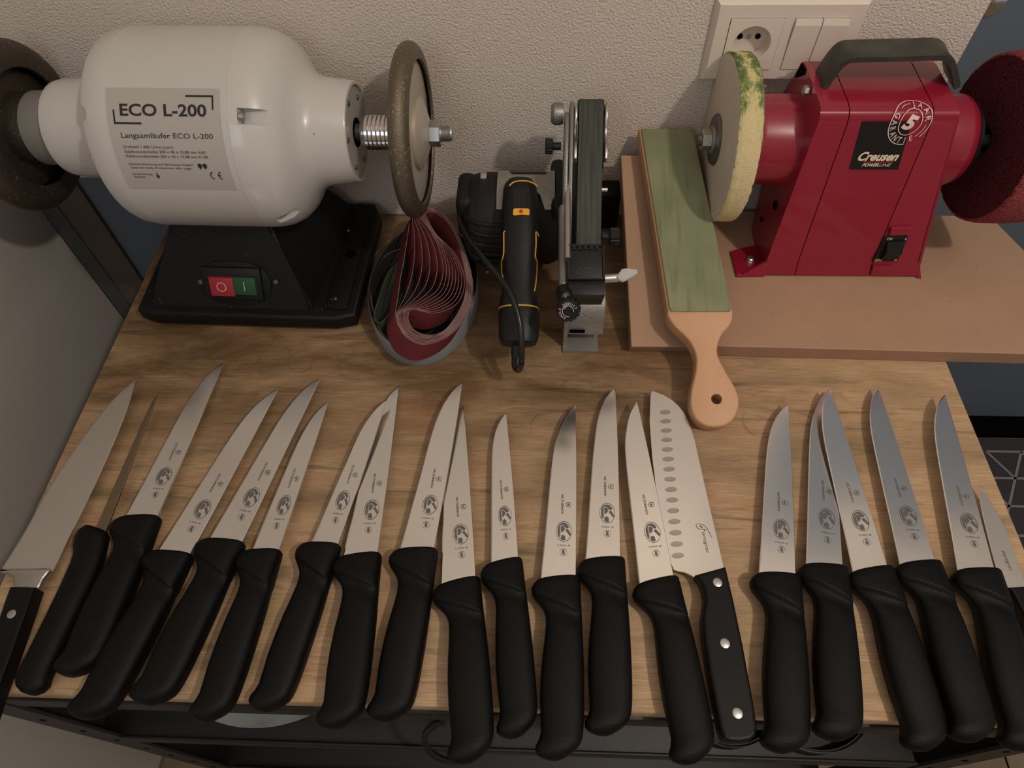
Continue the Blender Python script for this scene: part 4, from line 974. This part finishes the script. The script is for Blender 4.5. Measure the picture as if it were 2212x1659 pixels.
# grey cast saddle over the top
bm = bmesh.new(); rings = []
ga, gb2 = -.006, .054
for j in range(13):
    k = j/12; x = ga + (gb2-ga)*k; cxr = .0245; notch = max(0, 1 - ((x - .0235)/.020)**2)
    t_f = math.radians(52 + 26 * notch**.5 if notch > 0 else 52); t_b = math.radians(112 if k < .22 or k > .85 else 100)
    row = []
    for i in range(9): t = t_f + (t_b - t_f)*i/8; row.append((x, t))
    rings.append([mb_o + Vector((x + .044, 0, 0)) + Vector((0, -math.cos(t), math.sin(t))) * (R0 + .0035) for x, t in row] + [mb_o + Vector((x + .044, 0, 0)) + Vector((0, -math.cos(t), math.sin(t))) * (R0 - .002) for x, t in row[::-1]])
bridge(bm, rings); finish('cast_saddle', bm, M['castgrey'], sd_, 40)
# --- grip
g0, g1 = PD(.690, 1124, 392), PD(.660, 1120, 745)
gax = (g1 - g0); GL = gax.length; gax.normalize(); gs = Vector((1, 0, 0)); gs = (gs - gax*gs.dot(gax)).normalized(); gu = gs.cross(gax); gu = gu if gu.z > 0 else -gu
gprof = [(0, .0125, .010), (.004, .0155, .013), (.010, .0172, .015), (.025, .0182, .016), (.045, .0190, .0165), (.062, .0195, .0165), (.078, .0180, .0155), (.095, .0172, .0150), (.110, .0170, .0150), (.120, .0172, .0155), (.128, .0190, .0160), (.1365, .0198, .0165)]
def gpt(b, wr_, hr_, th):
    c, s = math.cos(th), math.sin(th); e = .8
    return g0 + gax*b + gs * wr_ * (abs(c)**e)*(1 if c >= 0 else -1) + gu * hr_ * (abs(s)**e)*(1 if s >= 0 else -1)
def gloft(pr, name, m): 
    bm = bmesh.new(); bridge(bm, [[gpt(b, w_, h_, 2*PI*i/32) for i in range(32)] for b, w_, h_ in pr]); return finish(name, bm, M[m], sd_, 50)
sc_ = GL / .173
gprof = [(b*sc_, w_, h_) for b, w_, h_ in gprof]
gloft(gprof, 'grip', 'black')
gloft([(.1365*sc_, .0200, .0167), (.1380*sc_, .0200, .0167)], 'trim_band', 'yellow')
gloft([(.1382*sc_, .0195, .0165), (.142*sc_, .0202, .0172), (.155*sc_, .0202, .0172), (.166*sc_, .0195, .0165), (.172*sc_, .0175, .0150), (.1735*sc_, .0120, .0105)], 'end_cap', 'black')
def gsurf(px, lift=.0004):   # pixel -> point on grip surface (approx plane through the top of the grip)
    o_ = g0 + gu * (.0160 + lift); r = ray(*px); t = (o_ - CAM).dot(gu) / r.dot(gu); return CAM + r*t
tri = []
bm = bmesh.new(); tube(bm, catmull([gsurf(p_, -.0018) for p_ in [C2(*q_) for q_ in [(362, 575), (385, 555), (410, 548), (440, 546), (470, 549), (500, 560), (522, 578)]]], 4), .0008, 8); finish('trim_band', bm, M['yellow'], sd_, 40)
def side_at(px, s):   # wrap a trim line on the flank of the grip
    o_ = g0 + gu * .009; r = ray(*px); t = (o_ - CAM).dot(gu) / r.dot(gu); q_ = CAM + r*t; b = (q_ - g0).dot(gax)
    for k in range(len(gprof) - 1):
        if gprof[k][0] <= b <= gprof[k+1][0]: f = (b - gprof[k][0]) / (gprof[k+1][0] - gprof[k][0]); w_ = gprof[k][1]*(1-f) + gprof[k+1][1]*f; h_ = gprof[k][2]*(1-f) + gprof[k+1][2]*f; break
    else: w_, h_ = gprof[-1][1:]
    a = max(-1, min(1, (q_ - g0).dot(gs) / w_)); c = abs(a)**(1/.8); c = min(c, .995); sn = math.sqrt(1 - c*c)
    return g0 + gax*b + gs*w_*a*1.01 + gu*h_*(sn**.8 + .03)
for s, L in ((-1, [(342, 838), (334, 845), (334, 900), (332, 960), (322, 985), (314, 992), (320, 1040), (330, 1090)]), (1, [(528, 848), (512, 838), (512, 900), (508, 970), (518, 984), (534, 990), (525, 1050), (510, 1120), (503, 1165)])):
    bm = bmesh.new(); tube(bm, catmull([side_at(C2(*q_), s) for q_ in L], 4), .0007, 8); finish('trim_line', bm, M['yellow'], sd_, 40)
lq = [C2(*q_) for q_ in [(386, 708), (395, 703), (470, 704), (476, 710), (476, 735), (472, 740), (430, 737), (390, 742), (384, 736)]]
bm = bmesh.new(); vs = [gsurf(p_, -.0005) for p_ in lq]; bridge(bm, [vs, [v_ + gu * .0012 for v_ in vs]]); yl = finish('label', bm, M['orange'], sd_)
cc_ = gsurf(C2(429, 716), .0012)
nlathe('warning_symbol', [(0, .0018), (.0003, .0018)], cc_, gu, M['lens'], yl, 20)
bm = bmesh.new(); vs = [gsurf(C2(*q_), -.0006) for q_ in [(385, 590), (475, 590), (475, 700), (385, 700)]]; bridge(bm, [vs, [v_ + gu*.0008 for v_ in vs]]); finish('trigger', bm, M['rubber'], sd_)
for k in range(6):
    bm = bmesh.new(); vs = [gsurf(C2(*q_), .0004) for q_ in [(458, 612 + k*14), (468, 612 + k*14), (468, 619 + k*14), (458, 619 + k*14)]]; bridge(bm, [vs, [v_ + gu*.0006 for v_ in vs]]); finish('speed_mark', bm, M['black'], sd_)
# cable
cb = [PD(.668, *C2(400, 1400)), PD(.672, *C2(398, 1450)), PD(.672, *C2(398, 1520))]
bm = bmesh.new(); tube(bm, [PD(.662, *C2(402, 1385)), PD(.664, *C2(398, 1440)), PD(.668, *C2(396, 1530))], [.0048, .0044, .0040], 14); finish('strain_relief', bm, M['rubber'], sd_, 40)
cpts = [PD(.668, *C2(396, 1520)), PD(.672, *C2(392, 1570)), PD(.672, *C2(402, 1600)), PD(.660, *C2(420, 1600)), PD(.640, *C2(432, 1550)), PD(.630, *C2(430, 1420)), PD(.628, *C2(412, 1300)), PD(.632, *C2(370, 1180)), PD(.645, *C2(300, 1080)), PD(.665, *C2(200, 960)), PD(.69, *C2(130, 870)), PD(.71, *C2(98, 790)), PD(.73, *C2(96, 730)), PD(.76, *C2(120, 690)), PD(.78, *C2(160, 680))]
bm = bmesh.new(); tube(bm, catmull(cpts, 6), .0031, 12); finish('power_cable', bm, M['cable'], sd_, 60)

# ================================================================ KNIVES
mm = .001
# handle: pairs (right, left) of outline points in (u,v) mm, and half thickness
HR = [((0, -.5), (-4.3, 30), 6.5), ((-.6, -2.6), (-5.6, 33), 8.3), ((-2, -3.6), (-8.2, 35.6), 9.3), ((-6, -3.9), (-12, 37.4), 10.0), ((-11, -4), (-16.2, 37.0), 10.4), ((-16, -4.1), (-20, 34.9), 10.8), ((-20, -4.2), (-23.6, 31.6), 11.0),
      ((-24, -4.3), (-27, 28.6), 11.0), ((-28, -4.5), (-30.5, 26.4), 10.8), ((-33, -4.7), (-35, 25), 10.6), ((-40, -5), (-41, 24.6), 10.6), ((-52, -5.5), (-52, 25.4), 11.2), ((-66, -5.9), (-66, 26.8), 11.8), ((-82, -6.1), (-82, 27.7), 12.0), ((-98, -6.1), (-98, 27.8), 11.8),
      ((-110, -5.8), (-111, 27.0), 11.4), ((-118, -5.2), (-120, 26.5), 11.2), ((-123, -4.4), (-125.5, 28.0), 11.3), ((-127, -2.8), (-129.5, 30.2), 11.2), ((-131, .8), (-133, 30.3), 10.6), ((-134, 5), (-135.4, 28.4), 9.3), ((-136.4, 9), (-137, 25), 7.4), ((-138, 13), (-138.2, 21), 4.5)]
def handle_mesh(sx=1.0, nub=1.0):
    bm = bmesh.new(); rings = []; N_ = 44
    # resample finer
    RR = []
    for i in range(len(HR) - 1):
        nk = 7 if 1 < i < 11 else 3
        for k in range(nk):
            f = k/nk; a, b = HR[i], HR[i+1]
            RR.append(tuple((a[j][0]*(1-f) + b[j][0]*f, a[j][1]*(1-f) + b[j][1]*f) for j in (0, 1)) + (a[2]*(1-f) + b[2]*f,))
    RR.append(HR[-1])
    for r_, l_, t_ in RR:
        ring = []
        for i in range(N_):
            th = 2*PI*i/N_; c, s = math.cos(th), math.sin(th)
            cc = (abs(c)**.85)*(1 if c >= 0 else -1); ss = (abs(s)**.62)*(1 if s >= 0 else -1)
            k = (1 - cc)/2; u = r_[0]*(1-k) + l_[0]*k; v = r_[1]*(1-k) + l_[1]*k
            ur = -18 - 15 * (1 - (v + 4)/40)      # the slanting ridge behind the finger guard
            d = u - ur; bumpz = 1.5 / (1 + math.exp(max(-30, min(30, -d/.35)))) - 1.9 * math.exp(-((d + 5)/7)**2) * (1 if d < 0 else math.exp(-d)) + .7 * math.exp(-((d - .6)/1.1)**2)
            z = ss * (t_ + (bumpz if abs(s) > .3 else bumpz*.5))
            ring.append(Vector((-v * sx * mm, u * mm, z * mm)))
        rings.append(ring)
    bridge(bm, rings); return bm
def blade_bm(spine, edge, N_=40, t0=1.15, bevel=.9):
    """spine/edge: lists of (u,v) mm from heel to tip"""
    def samp(P, k):
        L = [0]
        for a, b in zip(P, P[1:]): L.append(L[-1] + math.dist(a, b))
        d = k * L[-1]
        for i in range(len(P)-1):
            if L[i+1] >= d - 1e-9: f = (d - L[i])/(L[i+1]-L[i]); return P[i][0]*(1-f) + P[i+1][0]*f, P[i][1]*(1-f) + P[i+1][1]*f
        return P[-1]
    sm = lambda P: [(p_.x, p_.y) for p_ in catmull([(a, b, 0) for a, b in P], 6)]
    S_, E_ = sm(spine), sm(edge); bm = bmesh.new(); rows = []
    for i in range(N_):
        k = i/(N_-1); k = 1 - (1-k)**1.15 if k < 1 else 1
        s, e = samp(S_, min(k, 1)), samp(E_, min(k, 1)); w = max(math.dist(s, e), 1e-3); t = t0 * (1 - .55*k)
        bv = min(bevel, w*.3)/w; sv = min(.35, w*.2)/w
        pt = lambda f, z: Vector((-(s[1]*(1-f) + e[1]*f)*mm, (s[0]*(1-f) + e[0]*f)*mm, z*mm))
        rows.append([pt(0, t*.6), pt(sv, t), pt(1-bv, t*.55), pt(1, 0.02), pt(1, -.02), pt(1-bv, -t*.55), pt(sv, -t), pt(0, -t*.6)])
    bridge(bm, rows); return bm
SP18 = [(-8, 0), (0, 0), (45, -.6), (106, -.9), (150, -.6), (178.5, -.2)]
ED18 = [(-9, 30.8), (-4, 30.3), (30, 27.7), (68, 25.2), (119, 21.4), (144, 17.3), (163, 10.9), (174, 4.2), (178.8, 0)]
def scaled(P, a, b): return [(u*a if u > 0 else u, v*b) for u, v in P]
def marks_bm(number, scl=1.0, faint=False):
    bm = bmesh.new(); z = 1.15*mm + .00012
    # local: (v right-to-left, u up);  text reads from tip to handle
    fn = lambda u, v: Vector((-v*mm*scl, u*mm, z - .55*mm*max(0, (v-3))/30 - .35*mm*max(u, 0)/180 + .0001))
    rot = lambda x, y, u0, v0: fn(u0 - x, v0 - y)
    put_text(bm, 'VICTORINOX', 0, 0, 20, 2.1, lambda x, y: rot(x, y, 77.5, 13.1), .004)
    # shield with cross
    sh = [(-2.1, -1.6), (-1.3, -2.3), (1.3, -2.3), (2.1, -1.6), (2.1, .6), (1.2, 2.0), (0, 2.6), (-1.2, 2.0), (-2.1, .6)]
    R2 = lambda x, y: fn(67.2 - x, 6.8 + y)
    for i in range(len(sh)): put_bar(bm, sh[i], sh[(i+1) % len(sh)], .35, R2)
    put_bar(bm, (-1.0, 0), (1.0, 0), .7, R2); put_bar(bm, (0, -1.0), (0, 1.0), .7, R2)
    # oval emblem
    E2 = lambda x, y: fn(40.9 + y, 10.6 - x)
    put_ring(bm, 0, 0, 7.0, 9.7, .35, E2, 48)
    dark = [(-3.2, 8.0), (.8, 8.2), (3.6, 6.0), (4.6, 4.0), (3.0, 3.2), (3.8, 1.4), (6.0, -.6), (6.3, -3.4), (4.8, -3.6), (3.6, -1.6), (1.6, -.4), (.4, 1.6), (-.8, 3.0), (-.6, 5.6), (-2.4, 6.8), (-4.6, 5.4), (-5.2, 0), (-4.8, -4.6), (-3.2, -7.2), (-2.6, -6.4), (-3.4, -3), (-3.6, 2.2), (-3.8, 5.0)]
    put_poly(bm, [(-5.4, 3.6), (-4.2, 6.0), (-2.2, 7.9), (.6, 8.2), (2.6, 7.2), (4.7, 4.4), (3.2, 2.9), (1.2, 4.2), (-.6, 6.4), (-2.6, 6.0), (-3.4, 4.6), (-3.5, -6.2), (-4.6, -4.8), (-5.5, -2)], E2)
    put_poly(bm, [(3.4, 2.4), (4.3, 1.2), (6.4, -2.6), (5.6, -4.2), (4.2, -2.8), (3.2, -1.0), (1.4, .8), (2.2, 2.0)], E2)
    put_poly(bm, [(-2.4, 5.0), (-.6, 5.4), (1.2, 2.8), (.2, 1.0), (-1.4, -1.0), (-2.4, .2)], E2)
    put_poly(bm, [(-2.2, -4.2), (-.4, -3.4), (1.2, -4.6), (1.4, -8.2), (-1.2, -8.4), (-2.8, -7.2)], E2)
    for k in range(9):
        y = 4 - k*1.0; put_bar(bm, (-3.0, y), (-2.6, y), .5, E2)
    for i, ch in enumerate('SWISS MADE'):
        if ch == ' ': continue
        a = math.radians(140 + i * 9); V, Fc, W = text_geo(ch, 0); up = (math.cos(a), math.sin(a)); rt = (math.sin(a), -math.cos(a))
        vs = [bm.verts.new(E2(up[0]*(5.9) - up[0]*y*1.0 - rt[0]*(x-W/2)*1.0, up[1]*(8.4) - up[1]*y*1.0 - rt[1]*(x-W/2)*1.0)) for x, y in V]
        for f in Fc:
            try: bm.faces.new([vs[q_] for q_ in f])
            except ValueError: pass
    put_text(bm, number, 0, 0, 10.8, 1.3, lambda x, y: fn(27 + y, 16.1 - x))
    N2 = lambda x, y: fn(21.4 - x, 10.9 + y)
    put_ring(bm, 0, 0, 3.2, 3.2, .22, N2, 30)
    put_text(bm, 'NSF', -2.2, 0, 4.4, 2.2, lambda x, y: fn(21.4 - x, 12.0 - y), .05)
    return bm

def make_parts(kind):
    R = {}
    if kind == 'wide': R['blade'] = blade_bm(SP18, ED18); R['mark'] = marks_bm('5.5503.18')
    else: R['blade'] = blade_bm(scaled(SP18, .855, 1), scaled(ED18, .855, .80)); R['mark'] = marks_bm('5.6003.15', .86)
    R['handle'] = handle_mesh(1.0 if kind == 'wide' else .90)
    out = {}
    for nm, bm in R.items():
        me = bpy.data.meshes.new(nm); bmesh.ops.recalc_face_normals(bm, faces=bm.faces); bm.to_mesh(me); bm.free(); out[nm] = me
    for p_ in out['handle'].polygons: p_.use_smooth = True
    for p_ in out['blade'].polygons: p_.use_smooth = False
    out['blade'].materials.append(M['steel']); out['handle'].materials.append(M['rubber2']); out['mark'].materials.append(M['bink'])
    return out
M['brownreflect'] = steel_mat('brown_reflection_steel', (.34, .27, .19, 1), .3)  # brown base colour imitates warm dark surroundings mirrored in the slim blade
M['rubber2'] = mat('knife_grip', S(9, 9, 9), .55, spec=.2, bump=.25, bscale=900, var=.15, vscale=30)
VW, VN = make_parts('wide'), make_parts('narrow')
def victor(S_, T_, kind, label, zt=None, zb=.0128, wear=1):
    P = VW if kind == 'wide' else VN
    s = PZ(zb, *S_); zt = zb if zt is None else zt; t = PZ(zt, *T_); d = t - s
    yaw = -math.atan2(d.x, d.y); pitch = math.atan2(d.z, math.hypot(d.x, d.y))
    r = root('kitchen_knife', s, label, 'knife', 'black handled butcher knives in the row', rotz=yaw, rotx=pitch)
    Ls = d.length / (.1788 if kind == 'wide' else .1788*.855)
    for nm, key in (('blade', 'blade'), ('handle', 'handle')):
        o = bpy.data.objects.new(nm, P[key]); COL.objects.link(o); o.parent = r
        if nm == 'blade':
            o.scale = (1, Ls, 1); m = bpy.data.objects.new('blade_marking', P['mark']); COL.objects.link(m); m.parent = o
    return r
victor((341, 1117), (484, 783), 'wide', 'black-handled butcher knife third from the left, its tip reaching highest of all knives', .006)
victor((412, 1198), (601, 840), 'wide', 'black-handled butcher knife fourth from the left, dark-tipped blade leaning right', .008)
victor((523, 1172), (692, 816), 'wide', 'black-handled butcher knife fifth from the left, just right of the fourth', .008, .0135)
victor((603, 1190), (709, 867), 'narrow', 'narrower black-handled knife sixth from the left', .008)
victor((730, 1177), (836, 863), 'narrow', 'narrower black-handled knife seventh from the left, tip lying over the next blade', .0165)
victor((816, 1196), (862, 833), 'wide', 'black-handled butcher knife with blue-black tip under its left neighbour, eighth from left', .006)
victor((938, 1186), (1000, 824), 'wide', 'black-handled butcher knife ninth from the left with faded marking, tip over the next blade', .0165)
victor((1028, 1248), (1001, 877), 'wide', 'black-handled butcher knife tenth from the left, tip under the ninth', .006)
victor((1120, 1207), (1093, 890), 'narrow', 'small narrow-bladed black-handled knife standing alone below the sander grip', .010)
victor((1244, 1246), (1243, 874), 'wide', 'black-handled butcher knife twelfth from the left, second right of the tenth', .010)
victor((1340, 1206), (1329, 837), 'wide', 'black-handled butcher knife thirteenth from the left with bold dark marking', .010)
victor((1455, 1246), (1376, 867), 'wide', 'black-handled butcher knife lying against the left side of the santoku', .0155)
victor((1718, 1244), (1702, 872), 'wide', 'black-handled butcher knife first on the right of the santoku', .010)
victor((1820, 1226), (1790, 843), 'wide', 'black-handled butcher knife whose blade lies under a crossing blade, second right of santoku', .006)
victor((1916, 1224), (1793, 840), 'wide', 'black-handled butcher knife crossing on top of its left neighbour at the tip', .0165)
victor((2019, 1213), (1897, 837), 'wide', 'black-handled butcher knife fourth right of the santoku, dull dark tip', .010)
victor((2147, 1231), (2041, 853), 'wide', 'black-handled butcher knife at the right end, beside the small steel knife', .014)

M['slab'] = mat('polished_handle', S(10, 10, 11), .45, spec=.25)
M['hollow'] = steel_mat('hollow_steel', (.50, .49, .48, 1), .34)
def flat_handle(bm, outl_, t, bev=.0016): prism(bm, [(-v*mm, u*mm) for u, v in outl_], lambda a, b, c: Vector((a, b, c - t/2)), t, bev, 3)
def sm2(P, n=4, closed=True): return [(p_.x, p_.y) for p_ in catmull([(a, b, 0) for a, b in P], n, closed)]
def rivets(parent, pts, t, r=.0033):
    for k, (u, v) in enumerate(pts): nl = bmesh.new(); lathe(nl, [(-t/2 - .0001, r), (t/2, r), (t/2 + .0003, r*.8), (t/2 + .0003, 0)], Vector((-v*mm, u*mm, 0)), (0, 0, 1), 24); finish('rivet', nl, M['zinc'], parent, 30, local=True)
# santoku
s = PZ(.011, 1563, 1229); t = PZ(.006, 1469, 880); d = t - s
sk = root('santoku_knife', s, 'wide santoku knife with oval hollows along the blade and three-rivet black handle', 'knife', rotz=-math.atan2(d.x, d.y))
bl_o = [(0, 0), (30, -1), (64, -1.8), (100, -3), (127, -3.9), (143, -3), (157, -.8), (166, 3), (173, 7.5), (180, 15), (184.5, 22), (186, 25), (184, 27), (178, 28.8), (150, 35), (112.7, 39.8), (80, 42.6), (54.5, 43.9), (24, 44.2), (8, 43.6), (2.5, 42.6), (1, 39), (-.3, 34), (-3, 29.5), (-5, 27)]
bm = bmesh.new(); prism(bm, [(-v*mm, u*mm) for u, v in bl_o], lambda a, b, c: Vector((a, b, c - .0009)), .0018)
bl_ = finish('blade', bm, M['steel'], sk, None, local=True)
bmm = bmesh.new()
for k in range(15):
    u = 160 - k * 10.4; v = 18.5 + (38 - 18.5) * (1 - ((u - 12)/150)) ** .9 if u > 12 else 38
    ctr = [(156.3, 18.4), (115.7, 24.6), (85.2, 28.3), (55.2, 31.8), (14.1, 36.5)]
    for a, b in zip(ctr, ctr[1:]):
        if b[0] <= u <= a[0]: f = (u - a[0])/(b[0]-a[0]); v = a[1]*(1-f) + b[1]*f
    if u > 156.3: v = 17.8
    # shallow hollow: ring of a rim and a sunken dish
    n_ = 24; rings = []
    for rr, z in ((1.06, .00092), (1.0, .00096), (.9, .00093), (.45, .000915)): rings.append([Vector((-(v + 5.2*rr*math.cos(2*PI*i/n_))*mm, (u + 2.5*rr*math.sin(2*PI*i/n_))*mm, z)) for i in range(n_)])
    bm = bmesh.new(); bridge(bm, rings, True, False, True); finish('hollow', bm, M['hollow'], bl_, 60, local=True)
bm = bmesh.new(); fnm = lambda x, y: Vector((-(11.0 - y + (x - 12)*0.02)*mm, (38 - x)*mm, .00098))
put_text(bm, 'ontignac', 4.0, 0, 19, 3.0, fnm, 0, .6)
put_bar(bm, (1.0, .2), (2.8, 4.6), .5, fnm); put_bar(bm, (1.5, 2.4), (4.2, 2.6), .4, fnm)
tl_ = sm2([(-3.6, -1.8), (-3.4, .6), (-1.6, 3.6), (2, 5.6), (6, 6.6), (9.5, 7.4)], 4, False); [put_bar(bm, a, b, .45, fnm) for a, b in zip(tl_, tl_[1:])]
tl_ = sm2([(-3.9, -2.6), (-2.6, -3.8), (0, -3.2), (1.6, -1)], 4, False); [put_bar(bm, a, b, .5, fnm) for a, b in zip(tl_, tl_[1:])]
put_ring(bm, -1.2, .4, 1.0, 1.0, .35, fnm, 16); put_bar(bm, (-1.8, -1.2), (.2, 1.6), .5, fnm)
finish('blade_marking', bm, M['ink'], bl_, local=True)
bm = bmesh.new(); flat_handle(bm, [(-0.2, -.2), (-30, .6), (-63, 2.3), (-106, 5.6), (-122, 7.6), (-127.5, 9.8), (-130.3, 14.5), (-131.2, 22.5), (-130.2, 30.5), (-127.6, 34.4), (-122, 35.4), (-104, 34.9), (-78, 33.8), (-55, 31.8), (-41, 29.4), (-31, 25.6), (-24, 23.2), (-16, 22.9), (-10, 24), (-5.2, 26.7)], .016, .003)
h_ = finish('handle', bm, M['slab'], sk, None, local=True)
rivets(h_, [(-13.4, 10.3), (-61.9, 16.5), (-112.2, 19.9)], .016, .0038)
# chef knife
s = PZ(.011, 119, 1229); t = PZ(.006, 301, 820); d = t - s
ck = root('chef_knife', s, 'large chef knife with steel bolster and riveted black handle at the far left', 'knife', rotz=-math.atan2(d.x, d.y))
bm = blade_bm([(-4, 4), (0, 0), (38, -1.8), (89, -4.4), (136, -5.2), (170, -4.0), (202, 0)], [(-4, 47), (-1, 47.6), (32, 42.5), (77, 38.6), (131, 28.4), (173, 16.6), (193, 6.2), (202.5, 0.2)], 44, 1.3, 1.6)
finish('blade', bm, M['steel2'], ck, None, local=True)
bm = bmesh.new(); prism(bm, [(-v*mm, u*mm) for u, v in sm2([(-.5, 3), (-1, 24), (-1.5, 42), (-2.5, 47), (-5, 45), (-6, 38), (-10, 30.5), (-18.3, 27), (-18.8, 16), (-18.7, 6), (-9, 4.6)], 3)], lambda a, b, c: Vector((a, b, c - .0035)), .007, .0022, 3)
finish('bolster', bm, M['alu'], ck, 40, local=True)
bm = bmesh.new(); flat_handle(bm, [(-18.5, 5.6), (-40, 3.4), (-70, 1), (-100, -1), (-120, -3), (-128, 0), (-131, 8), (-130, 20), (-124, 26), (-110, 25), (-80, 23), (-50, 23.5), (-30, 26), (-18.5, 27)], .0165, .0025)
h_ = finish('handle', bm, M['slab'], ck, None, local=True); rivets(h_, [(-41.5, 14.5), (-75, 12.5), (-110, 12)], .0165, .0036)
# small knife at right edge
s = PZ(.009, 2212, 1255); t = PZ(.005, 2113, 1054); d = t - s
pk = root('paring_knife', s, 'small pointed steel knife at the right edge, partly under the last butcher knife', 'knife', rotz=-math.atan2(d.x, d.y))
bl_ = finish('blade', blade_bm([(-6, 0), (0, 0), (20, -1.8), (49, -4.4), (72, -2.2), (87, 0)], [(-6.5, 18.6), (0, 18.8), (11, 18.6), (43, 13.2), (70, 7.6), (82, 3), (87.2, 0.1)], 30, .9, .7), M['steel2'], pk, None, local=True)
bm = bmesh.new(); fnm = lambda x, y: Vector((-(8.0 - y)*mm, (26 - x)*mm, .0009)); put_text(bm, 'Fontignac', 0, 0, 17, 2.6, fnm, 0, .6); finish('blade_marking', bm, M['bink'], bl_, local=True)
bm = bmesh.new(); flat_handle(bm, [(-6, -.6), (-40, 0), (-80, 2), (-100, 6), (-101, 14), (-95, 19), (-80, 19), (-50, 17), (-30, 16), (-14, 17), (-6.5, 18.4)], .012, .002); h_ = finish('handle', bm, M['slab'], pk, None, local=True)
rivets(h_, [(-20, 8), (-50, 8.5), (-80, 10)], .012, .003)
# slim knife
s = PZ(.012, 229, 1151); t = PZ(.008, 349, 849); d = t - s
bk = root('boning_knife', s, 'slim narrow-bladed boning knife second from the left beside the chef knife', 'knife', rotz=-math.atan2(d.x, d.y))
bl_ = finish('blade', blade_bm([(-6, 0), (0, 0), (63, .1), (110, 0), (150.5, 0)], [(-6, 11), (6, 11.4), (40, 10), (70, 8.2), (110, 6), (140, 3.6), (151, 0.2)], 36, 1.2, .8), M['steel2'], bk, None, local=True)
bl_.data.materials[0] = M['brownreflect']; bl_.rotation_euler = (0, math.radians(-7), 0)
bm = bmesh.new()
HB = [((1.0, 1), (6.4, 17), 5), ((.6, -.8), (6.0, 20), 7.6), ((-3, -3.6), (2, 24.2), 9), ((-9, -5), (-5, 25.6), 9.5), ((-17, -6.2), (-14, 23.5), 9.6), ((-24, -7), (-20, 20.6), 9.8), ((-30, -7.2), (-29, 19.6), 10), ((-50, -6.6), (-50, 20.2), 10.6), ((-75, -4.4), (-75, 22), 11), ((-100, -1.8), (-100, 24.4), 11), ((-115, -.4), (-115, 26), 10.6), ((-122, .2), (-123, 26.6), 10.6), ((-128, -.6), (-129, 23.6), 9.6), ((-132, 2.5), (-133, 18), 7.6), ((-134.4, 7), (-134.6, 12), 4)]
rings = []
for r_, l_, t_ in HB: rings.append([Vector((-(r_[1] + (l_[1]-r_[1])*(1-math.cos(a))/2)*mm, (r_[0] + (l_[0]-r_[0])*(1-math.cos(a))/2)*mm, (abs(math.sin(a))**.8)*(1 if math.sin(a) >= 0 else -1)*t_*mm)) for a in [2*PI*i/28 for i in range(28)]])
bridge(bm, rings); finish('handle', bm, M['rubber2'], bk, 60, local=True)
